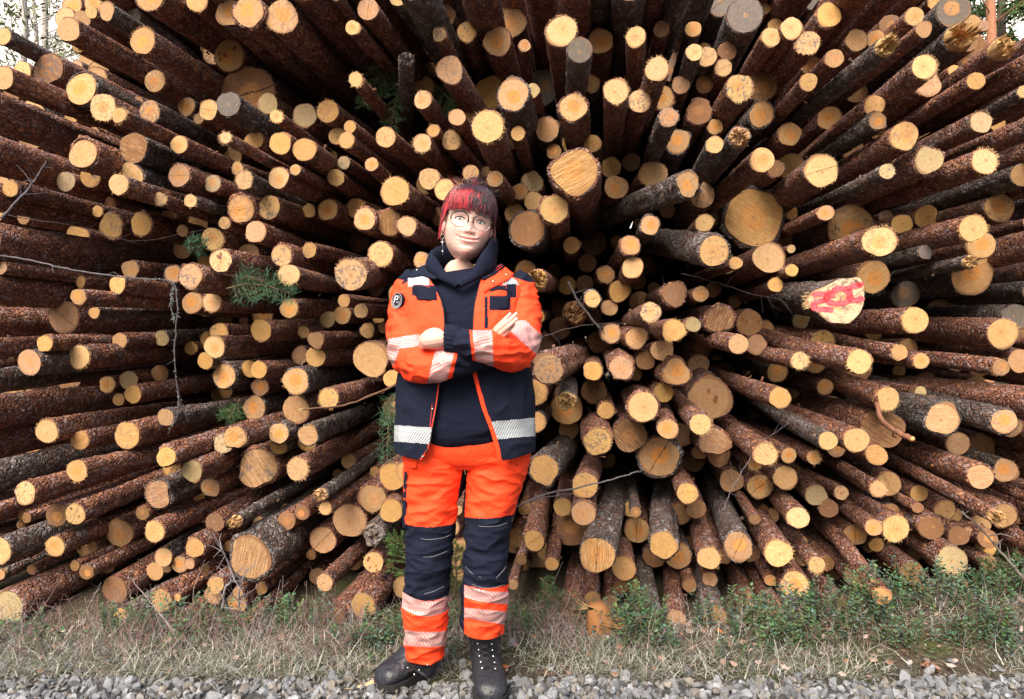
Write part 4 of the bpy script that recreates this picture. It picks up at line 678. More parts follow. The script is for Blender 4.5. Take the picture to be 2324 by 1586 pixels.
def painted_log(root,x,y,r,d,seed):
    loc=W(x,y,d); mb,mc,ft=MB(),MB(),[]
    def T(u,v): return ((3072+u*.4414)/1.7633,(700+v*.4414)/1.7633)
    out=[(330,1130),(400,1055),(480,1020),(560,985),(640,945),(740,938),(820,930),(862,985),(872,1080),(868,1150),(840,1235),(780,1305),(720,1345),(640,1340),(560,1335),(480,1275),(420,1225),(360,1190)]
    ctr=np.array(W(*T(640,1140),d)); k=.55   # oblique cut: its far edge lies deeper
    def yf(X,Z): return d-(X-ctr[0])*k+.02
    def P3(u,v):
        q=W(*T(u,v),d); X,Z=q.x,q.z
        for _ in range(3):
            yy=yf(X,Z); q=W(*T(u,v),yy); X,Z=q.x,q.z
        return np.array([X,yf(X,Z),Z])
    R0=crom([list(P3(*q)) for q in out+[out[0]]],3)[:-1]; n=len(R0); c=R0.mean(0); c[1]=yf(c[0],c[2])
    V=[];U=[]
    for q in (1,.75,.5,.25):
        for i in range(n): V.append(c+(R0[i]-c)*q); U.append((q*math.cos(2*PI*i/n),q*math.sin(2*PI*i/n)))
    V.append(c); U.append((0,0))
    F=[(i*n+j,(i+1)*n+j,(i+1)*n+(j+1)%n,i*n+(j+1)%n) for i in range(3) for j in range(n)]+[(3*n+j,4*n,3*n+(j+1)%n) for j in range(n)]
    F=[f[::-1] for f in F]
    mc.add(V,F,(.64,.50,.36,.31),U); ft.append((0,mc.n,[.5,.45,.75,0]))
    a=log_dir(1897,683,d,RNG); rng=np.random.default_rng(4); Vb=[]
    dirs=(R0-c); S=np.concatenate([[0.0,.015],np.arange(.05,1.5,.04),[2.2,4.0]])
    # behind the oblique face the trunk is a round bole about its own axis
    ax,uu,ww=frame(a); Rr=.088
    for si in S:
        e=dirs-np.outer(dirs@ax,ax); nn=np.linalg.norm(e,axis=1)[:,None]; rad=np.minimum(nn,Rr*1.25)*(1+rng.normal(0,.02,(n,1)))
        tt=min(1,si/.25); rad=rad*(1-tt)+tt*Rr*(1+rng.normal(0,.03,(n,1)))+.004
        base=c+np.outer((dirs@ax),ax)*(1-tt)
        Vb.append(base+e/nn*rad+ax*si)
    kk=len(S); inner=c+(R0-c)*.985+np.array([0,.004,0])
    Vb.append(inner)
    Fb=[(i*n+j,i*n+(j+1)%n,(i+1)*n+(j+1)%n,(i+1)*n+j) for i in range(kk-1) for j in range(n)]+[(kk*n+j,kk*n+(j+1)%n,(j+1)%n,j) for j in range(n)]
    mb.add(np.vstack(Vb),Fb,(.75,.4,0,0))
    for _ in range(60):
        si=rng.uniform(.02,.8); tt=rng.uniform(0,2*PI); e=np.cos(tt)*uu+np.sin(tt)*ww; g=-np.sin(tt)*uu+np.cos(tt)*ww; q=rng.uniform(.008,.02); b0=c+ax*(si+.05)+e*Rr
        mb.add([b0-ax*q-g*q*.6,b0+ax*q*.4-g*q,b0+ax*q+g*q*.3+e*.006,b0+g*q+e*.008],[(0,1,2,3)],(.7,rng.random(),rng.uniform(.2,.8),0))
    for _ in range(30):     # torn fibres at the far edge of the face
        q=R0[(n-4+rng.integers(0,7))%n]; mc.add([q,q+[0,0,.006],q+[-rng.uniform(.01,.04),rng.uniform(-.02,.01),rng.normal(0,.01)],q+[0,.004,.002]],[(0,1,2),(1,3,2),(3,0,2)],(.66,.5,.26,.2),[(.5,.5)]*4)
    ft[0]=(0,mc.n,[.5,.45,.75,0])
    mb.build('bark',M_BARK,root,origin=loc); co=mc.build('cut_end',M_CUT,root,smooth=False,origin=loc); set_ft(co,ft)
    pm=MB()
    def S2(pts): return [(P3(*q)[0],P3(*q)[2]) for q in pts]
    for st in ([(405,1098),(430,1080),(480,1078),(525,1088),(535,1115),(500,1135),(450,1145),(415,1168),(412,1200),(450,1218),(520,1215),(590,1225)],
               [(575,1112),(572,1085),(590,1055),(630,1030),(690,1032),(730,1062),(742,1110),(718,1145),(660,1165),(590,1165),(540,1145),(525,1120),(535,1085),(570,1050)],
               [(700,1038),(760,1015),(838,985)],[(800,1010),(836,992),(838,1000)],[(735,1090),(750,1125),(800,1135),(862,1108)]):
        ribbon(pm,S2(st),.0125,0,yfun=yf,thick=.003)
    pm.build('paint_mark',M_PAINT,root,origin=loc)
_t=NT('red_spray_paint'); _n=_t.noise(_t.pos(),90,3,.6); M_PAINT=_t.fin(_t.mix(_t.ramp(_n,.3,.75),rgb(.72,.015,.04),rgb(.72,.12,.14)),.6)
LOGS=[l.split(',') for l in LOG_DATA.split()]
LABELS=LOG_LABELS.strip().split('\n')
for i,(x,y,r,d,t) in enumerate(LOGS[:len(LABELS)]):
    make_log(float(x),float(y),float(r),float(d),t,1000+i,LABELS[i])
mb,mc,ft=MB(),MB(),[]
for i,(x,y,r,d,t) in enumerate(LOGS[len(LABELS):]):
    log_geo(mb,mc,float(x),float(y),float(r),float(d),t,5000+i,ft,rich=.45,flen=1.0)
# deeper logs that close the gaps between the others
_rng=np.random.default_rng(5)
occ=[]
for (x,y,r,d,t) in LOGS:
    x,y,r,d=map(float,(x,y,r,d)); occ.append(((x-VPX)*d/FPX,(y-VPY)*d/FPX,r*d/FPX))
occ=np.array(occ); made=0
def _fill(n,lim,gx,gd,gr,kind,gap,rich,flen):
    global occ
    made=0
    for k in range(n):
        px,py=gx(); dd=_rng.uniform(*gd); rr=_rng.choice(gr); cx,cy=(px-VPX)*dd/FPX,(py-VPY)*dd/FPX
        if CAM_H-(py-CY)*dd/FPX<rr-.1: continue
        if (px<260 and py<110-.5*px) or (px<170 and py<170) or (px>2225 and py<110): continue
        if (np.hypot(occ[:,0]-cx,occ[:,1]-cy)-occ[:,2]-rr).min()<-gap: continue
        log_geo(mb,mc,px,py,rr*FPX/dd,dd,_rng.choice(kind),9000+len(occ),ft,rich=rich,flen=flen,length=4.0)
        occ=np.vstack([occ,[cx,cy,rr]]); made+=1
        if made>=lim: break
    print('filler',made)
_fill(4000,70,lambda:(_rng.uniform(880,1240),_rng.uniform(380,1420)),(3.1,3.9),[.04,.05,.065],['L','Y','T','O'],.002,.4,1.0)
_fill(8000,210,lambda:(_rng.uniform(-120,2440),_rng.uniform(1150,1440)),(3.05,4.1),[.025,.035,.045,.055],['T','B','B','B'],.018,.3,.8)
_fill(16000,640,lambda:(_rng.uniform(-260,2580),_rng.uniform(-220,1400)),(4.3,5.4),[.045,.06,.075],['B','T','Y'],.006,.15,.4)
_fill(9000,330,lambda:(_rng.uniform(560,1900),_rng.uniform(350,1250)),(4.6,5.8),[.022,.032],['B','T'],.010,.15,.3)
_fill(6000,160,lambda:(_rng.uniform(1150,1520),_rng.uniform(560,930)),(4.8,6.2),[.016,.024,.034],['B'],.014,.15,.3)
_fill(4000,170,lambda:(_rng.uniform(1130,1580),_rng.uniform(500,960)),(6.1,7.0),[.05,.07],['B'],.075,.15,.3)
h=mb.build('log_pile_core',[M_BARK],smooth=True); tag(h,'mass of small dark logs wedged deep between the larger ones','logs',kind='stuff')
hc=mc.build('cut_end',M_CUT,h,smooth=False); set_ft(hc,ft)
# ---------------------------------------------------------------- ground, gravel, plants
def _ss(t): t=min(1,max(0,t)); return t*t*(3-2*t)
def gz(x,y):
    n=mnoise.noise(Vector((x*1.7,y*1.7,3.1)))*.018+mnoise.noise(Vector((x*6,y*6,1.1)))*.006
    k=min(1,max(0,(y-2.34)/.25)); k2=min(1,max(0,(y-2.60)/.4))
    return n*k+.008*k-.09*k2+.13*_ss((x-1.0)/.9)*_ss((y-2.38)/.3)*(1-_ss((y-2.85)/.3))
def make_ground():
    xs=np.concatenate([[-260,-60,-15,-6],np.arange(-3.2,3.21,.035),[6,15,60,260]]); ys=np.concatenate([[-60,-8,-2,.5],np.arange(1.4,3.6,.03),[4,5,8,20,60,250]])
    V=[(x,y,gz(x,y) if abs(x)<4 and 1<y<5 else (gz(max(-3.2,min(3.2,x)),5)*(1 if y>3 else 0))) for y in ys for x in xs]; nx=len(xs)
    F=[(j*nx+i,j*nx+i+1,(j+1)*nx+i+1,(j+1)*nx+i) for j in range(len(ys)-1) for i in range(nx-1)]
    t=NT('forest_soil'); p=t.pos(); s=t.sep(p); n=t.noise(p,6,4,.6); f=t.noise(p,70,4,.7); e=t.math('ADD',s[1],t.math('MULTIPLY',t.math('SUBTRACT',n,.5),.22))
    soil=t.mix(t.ramp(f,.3,.7),rgb(.022,.017,.012),rgb(.085,.07,.05)); soil=t.mix(t.ramp(t.noise(p,3.1,3),.5,.62,0,.8),soil,t.mix(t.ramp(f,.3,.7),rgb(.018,.026,.008),rgb(.06,.07,.02)))
    grit=t.mix(t.ramp(f,.3,.7),rgb(.03,.03,.03),rgb(.08,.08,.08))
    m=t.fin(t.mix(t.ramp(e,2.24,2.30),grit,soil),.95,t.bump(f,.8,.01),.2)
    b=MB(); b.add(V,F); o=b.build('ground',m); tag(o,'soil and moss verge running under the log pile','ground',kind='structure')
make_ground()
def make_gravel():
    t=NT('crushed_stone'); a=t.attr(); p=t.pos(); n=t.noise(p,60,4,.65); n2=t.noise(p,300,3,.7)
    c=t.mix(t.ramp(n,.3,.7,0,.45),a.outputs['Color'],rgb(.06,.062,.068)); c=t.mix(t.ramp(n2,.55,.7,0,.35),c,rgb(.30,.30,.33))
    m=t.fin(c,.85,t.bump(t.math('ADD',n,t.math('MULTIPLY',n2,.4)),.6,.004),.35)
    bm=bmesh.new(); bmesh.ops.create_icosphere(bm,subdivisions=2,radius=1); base=np.array([v.co[:] for v in bm.verts]); F=[tuple(v.index for v in f.verts) for f in bm.faces]; bm.free()
    rng=np.random.default_rng(3); mb=MB(); k=0
    while k<9500:
        x=rng.uniform(-2.1,2.1); y=rng.uniform(1.62,2.40) if rng.random()<.97 else rng.uniform(2.4,2.6)
        edge=2.275+.035*mnoise.noise(Vector((x*2.3,0,0)))+.03*mnoise.noise(Vector((x*9,4,0)))
        if y>edge and rng.random()<.93: continue
        k+=1; s=rng.choice([.006,.010,.014,.018,.025],p=[.16,.28,.28,.2,.08])
        # a crushed stone: a ball cut by random planes
        v=base.copy()
        for _ in range(11):
            nrm=rng.normal(0,1,3); nrm/=np.linalg.norm(nrm); dd=rng.uniform(.38,.72); h=v@nrm-dd; v-=np.outer(np.maximum(h,0),nrm)
        v*=np.array([rng.uniform(.85,1.4),rng.uniform(.7,1.2),rng.uniform(.55,.95)])*s
        q=rng.normal(0,1,4); q/=np.linalg.norm(q); M=np.array(Matrix.Rotation(0,3,'X')) if False else np.array(__import__('mathutils').Quaternion(q).to_matrix())
        v=v@M.T; g=rng.uniform(.6,1.45); tint=rng.random()
        col=(.15*g,.16*g,.178*g,1) if tint<.6 else (.16*g,.148*g,.13*g,1) if tint<.85 else (.23*g,.24*g,.26*g,1)
        mb.add(v+[x,y,gz(x,y)+s*.35],F,col)
    o=mb.build('gravel',m,smooth=False); tag(o,'grey crushed stone gravel along the road edge','gravel',kind='stuff')
make_gravel()
def plant_mat(name,rough=.7,var=.5):
    t=NT(name); a=t.attr(); n=t.noise(t.pos(),35,3,.6)
    c=t.mix(t.ramp(n,.3,.7,0,var),a.outputs['Color'],t.mix(1.0,a.outputs['Color'],rgb(.45,.45,.4),'MULTIPLY'))
    t.fin(c,rough,None,.3); return t.m
M_PLANT=plant_mat('leaf_and_straw'); M_TWIG=plant_mat('dead_twig',.9)
def blade(mb,b0,dirv,L,w,bend,col,seg=3):
    d=np.array(dirv,float); d/=np.linalg.norm(d); side=np.cross(d,[0,0,1.]); side/=np.linalg.norm(side)+1e-9
    V=[];p=np.array(b0,float); dd=d.copy()
    for i in range(seg+1):
        q=w*(1-i/(seg+.3)); V+=[p-side*q,p+side*q]; p=p+dd*L/seg; dd=dd+np.array(bend)*1.0; dd/=np.linalg.norm(dd)
    mb.add(V,[(2*i,2*i+1,2*i+3,2*i+2) for i in range(seg)],col)
def dens(x,y,k=0): return .5+.5*mnoise.noise(Vector((x*1.9+k*7,y*1.9,k*3.3)))*1.6
def make_grass():
    rng=np.random.default_rng(8); mb=MB(); n=0
    while n<24000:
        x=rng.uniform(-2.35,2.35); y=2.27+abs(rng.normal(0,.25)); 
        if y>2.95 or dens(x,y)<rng.random()*.75: continue
        n+=1; z=gz(x,y); az=rng.uniform(0,2*PI); up=rng.uniform(.05,1.1); L=rng.uniform(.03,.10)*(2.0 if rng.random()<.16 else 1)
        t=rng.random()
        col=(.42,.42,.38) if t<.34 else (.22,.21,.19) if t<.48 else (.075,.11,.06) if t<.80 else (.58,.57,.52) if t<.90 else (.18,.11,.10)
        g=rng.uniform(.6,1.15); blade(mb,(x,y,z-.003+rng.uniform(0,.018)),(math.cos(az),math.sin(az),up),L,rng.uniform(.0006,.0014),(rng.normal(0,.22),rng.normal(0,.22),-rng.uniform(.1,.45)),(*[c*g for c in col],1))
    tag(mb.build('grass',M_PLANT,smooth=False),'thin dry straw and green grass matted over the verge','grass',kind='stuff')
make_grass()
def leaf(mb,p,d,n,L,w,col):
    s=np.cross(d,n); s/=np.linalg.norm(s)+1e-9; n=np.cross(s,d)
    V=[p,p+d*L*.35+s*w-n*w*.25,p+d*L*.75+s*w*.75-n*w*.2,p+d*L,p+d*L*.75-s*w*.75-n*w*.2,p+d*L*.35-s*w-n*w*.25,p+d*L*.5+n*w*.12]
    mb.add(V,[(0,1,6),(1,2,6),(2,3,6),(3,4,6),(4,5,6),(5,0,6)],col)
def make_undergrowth():
    rng=np.random.default_rng(21); mb=MB(); n=0
    while n<1050:
        x=rng.uniform(-2.3,2.3); y=rng.uniform(2.38,2.80)
        right=1.0 if x>.42 else .60 if x<-.35 else .45
        hh=max(0,.42+.5*mnoise.noise(Vector((x*3.3+5,y*3.1,9)))*2.4)*right
        edge=1 if y>2.45 else .3
        if hh*edge<rng.random()*.55+.10: continue
        n+=1; z=gz(x,y); H=rng.uniform(.05,.15)*(.55+.8*hh)*(1.1 if y>2.55 else .8); az=rng.uniform(0,2*PI); lean=rng.uniform(.0,.5)
        P=[np.array([x,y,z])+np.array([math.cos(az)*lean*H*t*t,math.sin(az)*lean*H*t*t,H*t]) for t in (0,.35,.7,1)]
        tube(mb,P,[.0012,.001,.0009,.0006],3,(.13,.09,.04,1),caps=False)
        nl=int(rng.integers(9,20)*H/.10)
        g=rng.uniform(.7,1.25); base=(.050,.100,.052) if rng.random()<.5 else (.085,.135,.06) if rng.random()<.4 else (.075,.125,.092)
        for k in range(nl):
            t=.15+.85*(k+.5)/nl; q=P[0]+(P[3]-P[0])*t; a2=k*2.4+rng.normal(0,.5)
            d=np.array([math.cos(a2),math.sin(a2),rng.uniform(.1,.9)]); d/=np.linalg.norm(d); q=q+d*.002
            leaf(mb,q,d,np.array([0,0,1.]),rng.uniform(.011,.023),rng.uniform(.0042,.0080),(*[c*g*rng.uniform(.75,1.3) for c in base],1))
    tag(mb.build('undergrowth',M_PLANT,smooth=False),'low green bilberry and lingonberry shrubs in front of the pile','undergrowth',kind='stuff')
make_undergrowth()
def make_heather():
    rng=np.random.default_rng(22); mb=MB(); n=0
    while n<900:
        x=rng.uniform(-2.3,2.2); y=rng.uniform(2.38,2.82)
        if (x>.3 and rng.random()<.72) or dens(x,y,3)<rng.random()*.8: continue
        n+=1; z=gz(x,y); H=rng.uniform(.05,.17)*(1.5 if rng.random()<.12 else 1); az=rng.uniform(0,2*PI); lean=rng.uniform(.1,.9); col=[(.20,.13,.12,1),(.26,.21,.21,1),(.15,.08,.08,1)][rng.integers(0,3)]
        p=np.array([x,y,z]); e=p+[math.cos(az)*lean*H,math.sin(az)*lean*H,H]; mid=(p+e)/2+rng.normal(0,.012,3)
        tube(mb,[p,mid,e],[.0014,.001,.0005],3,col,caps=False)
        for _ in range(rng.integers(2,6)):
            t=rng.uniform(.3,.9); q=p+(e-p)*t; d=rng.normal(0,1,3); d[2]=abs(d[2]); d/=np.linalg.norm(d); tube(mb,[q,q+d*H*rng.uniform(.12,.35)],[.0008,.0004],3,col,caps=False)
    tag(mb.build('dry_weeds',M_TWIG,smooth=False),'leafless purplish brown weed stems standing in the grass','weeds',kind='stuff')
make_heather()
def make_litter():
    rng=np.random.default_rng(23); mb=MB()
    for _ in range(260):
        x=rng.uniform(-2.2,2.2); y=rng.uniform(2.27,2.75); z=gz(x,y)+rng.uniform(.008,.03); a=rng.uniform(0,6.3); L=rng.uniform(.012,.036); t=rng.random()
        col=(.20,.11,.07) if t<.4 else (.28,.19,.15) if t<.75 else (.40,.32,.29) if t<.96 else (.38,.12,.04)
        d=np.array([math.cos(a),math.sin(a),rng.uniform(-.3,.5)]); d/=np.linalg.norm(d); leaf(mb,np.array([x,y,z]),d,np.array([rng.normal(0,.5),-.4,1.]),L,L*.38,(*col,1))
    for _ in range(700):
        x=rng.uniform(-2.2,2.2); y=rng.uniform(2.3,2.9); z=gz(x,y)+rng.uniform(.004,.02); a=rng.uniform(0,6.3); L=rng.uniform(.01,.05)
        tube(mb,[(x,y,z),(x+math.cos(a)*L,y+math.sin(a)*L,z+rng.uniform(-.004,.012))],[.0014,.0008],3,(.25,.17,.12,1),caps=False)
    tag(mb.build('leaf_litter',M_PLANT,smooth=False),'fallen brown leaves and needles scattered on the verge','leaf litter',kind='stuff')
make_litter()
def sprig(name,label,cat,path,side,nlen,col,depthdrop=0,seed=1,nn=9,group=None,flat=.35,wid=.0009,sub=True):
    """an evergreen bough: woody stem, side shoots, each set with many thin needles; path rows are (px,py,depth)"""
    rng=np.random.default_rng(seed); P=crom([list(W(*q)) for q in path],6); k=len(P)
    root=empty(name,Vector(P[0]),label,cat,group); st,ne=MB(),MB()
    tube(st,P,np.linspace(.0045,.0012,k),5,(.12,.08,.05,1))
    shoots=[(P,0)]
    if sub:
        for i in range(2,k-1,1):
            T=P[min(i+1,k-1)]-P[i-1]; T/=np.linalg.norm(T)
            for sgn in (-1,1):
                s=np.cross(T,[0,1.,0]); s/=np.linalg.norm(s)+1e-9; L=side*(1-.65*i/k)*rng.uniform(.7,1.15)
                d=s*sgn*.8+T*.65+np.array([0,rng.normal(0,.25),-.15]); d/=np.linalg.norm(d); e=P[i]+d*L+np.array([0,0,-depthdrop*L])
                Q=np.array([P[i],(P[i]+e)/2+[0,0,.01*rng.normal()],e]); tube(st,Q,[.002,.0014,.0007],3,(.14,.10,.06,1),caps=False); shoots.append((crom(Q,5),1))
    for Q,lv in shoots:
        L=np.linalg.norm(np.diff(Q,axis=0),axis=1).sum(); m=int(L*nn*100)
        for j in range(m):
            t=rng.uniform(.04,1)*(len(Q)-1); a=int(min(t,len(Q)-2)); p=Q[a]+(Q[a+1]-Q[a])*(t-a); T=Q[a+1]-Q[a]; T/=np.linalg.norm(T)+1e-9
            o=rng.normal(0,1,3); o[2]+=flat; o-=T*np.dot(o,T); o/=np.linalg.norm(o)+1e-9; d=o*.85+T*rng.uniform(.3,.9); d/=np.linalg.norm(d); s=np.cross(d,rng.normal(0,1,3)); s/=np.linalg.norm(s)+1e-9
            g=rng.uniform(.6,1.35); l=nlen*rng.uniform(.7,1.15); ne.add([p-s*wid,p+s*wid,p+d*l+s*wid*.4,p+d*l-s*wid*.4],[(0,1,2,3)],(col[0]*g,col[1]*g,col[2]*g,1))
    st.build('stem',M_TWIG,root); ne.build('needles',M_PLANT,root,smooth=False); return root
GS=(.05,.14,.05); GP=(.05,.13,.07); GL=(.065,.15,.04)
grp='evergreen boughs caught in the pile'
def SP(label,path,side=.09,nlen=.014,col=GS,seed=1,nn=8,name='spruce_branch',cat='branch',**k): sprig(name,label,cat,path,side,nlen,col,seed=seed,nn=nn,group=grp,**k)
SP('dark spruce bough hanging in the gap above the pale splintered post-like log',[(905,140,3.9),(870,165,3.8),(845,195,3.75),(825,240,3.7)],.17,seed=2)
SP('dark spruce bough drooping just behind the grey splintered log',[(925,160,3.95),(905,200,3.8),(895,245,3.75),(885,290,3.7)],.16,seed=3)
SP('dim spruce bough between the two logs above the woman\'s hair',[(985,190,4.0),(1010,215,3.9),(1030,240,3.85),(1045,262,3.8)],.15,seed=4)
SP('long needled pine bough under the ringed logs beside the orange sleeve',[(515,655,3.1),(560,645,3.0),(610,650,2.95),(665,668,2.9)],.11,.040,GP,5,4.2,'pine_branch',sub=True)
SP('bluish pine tuft poking out behind two round ends',[(470,560,3.2),(450,555,3.1),(432,548,3.05)],.06,.032,GP,6,4,'pine_branch')
SP('small pine sprays hanging over dark logs under the sleeve elbow',[(905,880,3.2),(885,930,3.1),(880,990,3.05),(878,1050,3.05)],.09,.036,GP,7,2.4,'pine_branch')
SP('pine spray drooping beside the jacket hem and orange pocket flap',[(905,905,3.1),(895,935,3.0),(890,960,2.98)],.07,.036,GP,8,3,'pine_branch')
SP('dim green spray lying low among the dark logs below the lichened twig',[(545,905,3.6),(530,930,3.55),(515,950,3.5)],.10,.03,GS,9,4,'pine_branch')
SP('bright young spruce shoot beside the navy knee pad',[(950,1330,2.62),(925,1270,2.60),(912,1225,2.6),(885,1235,2.58)],.10,.013,GL,10,11)
SP('spruce shoot seen between the two trouser legs',[(1028,1360,2.7),(1036,1310,2.68),(1033,1265,2.66),(1040,1235,2.66)],.07,.013,GL,11,10)
SP('spruce twig lying on shrubs beneath the long leaning log',[(2080,1490,2.6),(2010,1440,2.62),(1960,1420,2.62),(1900,1425,2.62)],.15,.015,GL,12,10)
SP('yellowish spruce twig crossing the shrubs beside the stripped stick',[(1985,1400,2.75),(1955,1395,2.72),(1915,1390,2.7),(1880,1385,2.7)],.10,.013,(.16,.22,.05),13,9)
SP('broad spruce bough heaped against the lowest logs near the photo\'s corner',[(2345,1345,2.75),(2300,1310,2.8),(2260,1300,2.85),(2225,1290,2.9)],.13,.017,(.05,.11,.04),14,9)
SP('spruce bough under the corner heap beside bilberry shrubs',[(2335,1300,2.9),(2310,1320,2.85),(2280,1340,2.8),(2240,1335,2.8)],.12,.016,(.06,.14,.05),15,9)
SP('cut pine tuft lying at the gravel edge below the stripped stick',[(1850,1500,2.36),(1855,1530,2.33),(1860,1548,2.30)],.03,.045,GP,16,4,'pine_branch',sub=False)
SP('grey green pine spray on the ground beside the small dark stump log',[(1230,1340,2.85),(1270,1370,2.8),(1310,1395,2.78)],.13,.035,(.09,.13,.07),17,3.2,'pine_branch')
SP('feathery green spray leaning on the dark log beside the navy knee',[(1225,1310,2.9),(1240,1330,2.88),(1238,1360,2.85)],.08,.014,GS,18,8)
# bare twigs and sticks
def twig(name,label,cat,path,r0,r1,col=(.16,.14,.14,1),side=0,sl=.06,seed=1,lichen=0,group='bare twigs caught in the pile',end=None):
    rng=np.random.default_rng(seed); P=crom([list(W(*q)) for q in path],6); mb=MB(); k=len(P); P=P+rng.normal(0,.0016,P.shape)
    tube(mb,P,np.linspace(r0,r1,k),6,col,rough=.15)
    for _ in range(side):
        i=rng.integers(1,k-1); T=P[min(i+1,k-1)]-P[i-1]; T/=np.linalg.norm(T); d=T*.6+rng.normal(0,.6,3); d/=np.linalg.norm(d); L=sl*rng.uniform(.4,1.2)
        q=P[i]+d*L+rng.normal(0,.01,3); tube(mb,[P[i],(P[i]+q)/2+rng.normal(0,.006,3),q],[r1*1.1,r1*.8,r1*.4],3,col,caps=False)
    for _ in range(lichen):
        i=rng.integers(1,k-1); q=P[i]+rng.normal(0,.0035,3); s=rng.uniform(.002,.005)
        for _ in range(5):
            d=rng.normal(0,1,3); d/=np.linalg.norm(d); e=np.cross(d,rng.normal(0,1,3)); e/=np.linalg.norm(e); mb.add([q-e*s*.4,q+e*s*.4,q+d*s*1.8],[(0,1,2)],(.22,.25,.24,1))
    root=mb.build(name,M_TWIG,origin=Vector(P[0])); tag(root,label,cat,group)
    if end:
        m2=MB(); T=P[-1]-P[-3]; tube(m2,[P[-1],P[-1]+T*.35],[r1*.92,r1*.5],8,end); m2.build('peeled_tip',M_PLANT,root,origin=Vector(P[-1]))
    return root
twig('lichened_twig','long lichen-crusted twig running level across the logs then hanging down','twig',[(-30,578,2.72),(70,590,2.72),(150,610,2.7),(260,626,2.7),(340,634,2.72),(392,642,2.75),(403,700,2.75),(398,760,2.76),(396,830,2.76),(404,900,2.8),(402,945,2.84),(380,985,2.88)],.0042,.0018,(.11,.10,.11,1),12,.07,31,150)
twig('lichened_twig','short crusty twig dangling beside the long lichened twig','twig',[(392,650,2.78),(388,690,2.78),(396,735,2.79)],.003,.0014,(.17,.17,.17,1),5,.04,32,80)
twig('bare_branch','dark forked branch with a pale snapped end against the flaky log','twig',[(3,498,2.7),(40,455,2.72),(78,410,2.76),(105,365,2.8)],.0062,.0022,(.10,.09,.11,1),9,.10,33,0,end=None)
twig('thin_twig','thin dark twig crossing the two big round ends under dark logs','twig',[(20,490,2.85),(120,505,2.9),(200,520,3.0),(260,540,3.05),(335,545,3.1),(470,520,3.2)],.0022,.0009,(.05,.04,.04,1),8,.06,34)
twig('thin_twig','fine twig sweeping behind the elbow across dim log ends','twig',[(1215,770,3.1),(1290,745,3.15),(1370,735,3.2),(1440,730,3.3),(1490,700,3.4),(1520,640,3.5)],.0022,.001,(.06,.05,.05,1),9,.09,35)
twig('dead_branch','dark dead branch slanting down among dim ends beside the orange sleeve','twig',[(1290,640,3.4),(1310,680,3.3),(1340,720,3.2),(1362,745,3.1)],.007,.005,(.035,.03,.03,1),3,.06,36)
twig('thin_twig','wiry grey twigs tangled under the painted log','twig',[(1545,620,3.2),(1620,640,3.2),(1700,665,3.2),(1770,680,3.15),(1790,700,3.1)],.0014,.0007,(.05,.04,.045,1),10,.09,37)
twig('dead_branch','bent dark stick lying across the logs behind the knee pad','twig',[(1185,1145,2.75),(1240,1120,2.8),(1320,1105,2.85),(1400,1085,2.9),(1450,1068,2.95)],.0045,.003,(.12,.11,.12,1),5,.06,38)
twig('thin_twig','thin forked twig crossing the large stripe-sawn end','twig',[(1170,1150,2.7),(1230,1130,2.72),(1300,1120,2.72)],.003,.0014,(.10,.09,.10,1),4,.05,39)
twig('thin_twig','wispy purplish twigs above the lowest knotty logs','twig',[(1640,1160,3.0),(1660,1110,3.0),(1690,1060,3.0),(1720,1010,3.05),(1790,960,3.1)],.0017,.0008,(.18,.15,.18,1),12,.10,40)
twig('broken_limb','curved red-brown limb ending in a torn pale tip','twig',[(1985,890,3.15),(1996,945,3.05),(2020,970,2.95),(2045,985,2.88),(2070,997,2.82)],.010,.013,(.22,.10,.06,1),2,.03,41,end=(.62,.36,.15,1))
twig('pole_twig','straight thin stick jutting out under the rough yellow log','twig',[(940,855,3.3),(860,890,3.1),(780,920,2.95),(690,928,2.8)],.007,.0045,(.15,.08,.05,1),2,.03,42,end=(.62,.42,.22,1))
twig('bare_branch','grey brittle branch standing in front of the big red-brown sawn end','twig',[(505,1385,2.62),(510,1340,2.6),(525,1310,2.6),(515,1270,2.58),(500,1240,2.56)],.0055,.002,(.22,.20,.22,1),26,.10,43)
twig('bare_branch','brittle grey twig cluster beside the standing branch','twig',[(540,1380,2.64),(545,1330,2.62),(560,1290,2.6)],.004,.0016,(.24,.22,.24,1),16,.08,44)
twig('thin_twig','pale straight twig leaning over the front corner log','twig',[(400,1440,2.5),(350,1375,2.5),(300,1315,2.5)],.0024,.0012,(.30,.26,.28,1),4,.05,45)
#twig('forked_twig','spiky lichen-grey twigs hanging beneath the painted log','twig',[(2040,640,3.0),(2085,625,2.9),(2120,610,2.9)],.003,.0015,(.2,.2,.2,1),9,.07,46,30)
twig('stick','mossy stick leaning up from the ground by the spruce heap','twig',[(2330,1320,2.7),(2260,1240,2.75),(2225,1200,2.8),(2180,1160,2.85)],.006,.0035,(.16,.13,.12,1),8,.09,47,20)
def stick(name,label,path,r0,r1,col,bare,seed,group='sticks on the verge'):
    rng=np.random.default_rng(seed); P=crom([list(W(*q)) for q in path],6); k=len(P); root=empty(name,Vector(P[0]),label,'stick',group); mb,m2=MB(),MB()
    rr=np.linspace(r0,r1,k)*(1+rng.normal(0,.06,k)); tube(mb,P,rr,10,col,rough=.08); mb.build('bark',M_BARK,root)
    if bare: a,b=bare; tube(m2,P[a:b]+[0,-r0*.3,r0*.35],rr[a:b]*.86,9,(.60,.42,.25,1),rough=.05); m2.build('bare_wood',M_PLANT,root)
stick('stripped_limb','long torn limb half stripped of bark beside the boot',[(665,1590,2.20),(760,1578,2.22),(840,1556,2.26),(895,1510,2.36),(925,1480,2.44)],.017,.011,(.3,.3,.6,0),(3,20),51)
stick('bark_stick','red-brown barky stick lying in front of the shrubs',[(1690,1520,2.38),(1725,1515,2.385),(1755,1503,2.40),(1785,1505,2.39)],.012,.007,(.1,.5,.2,0),None,52)
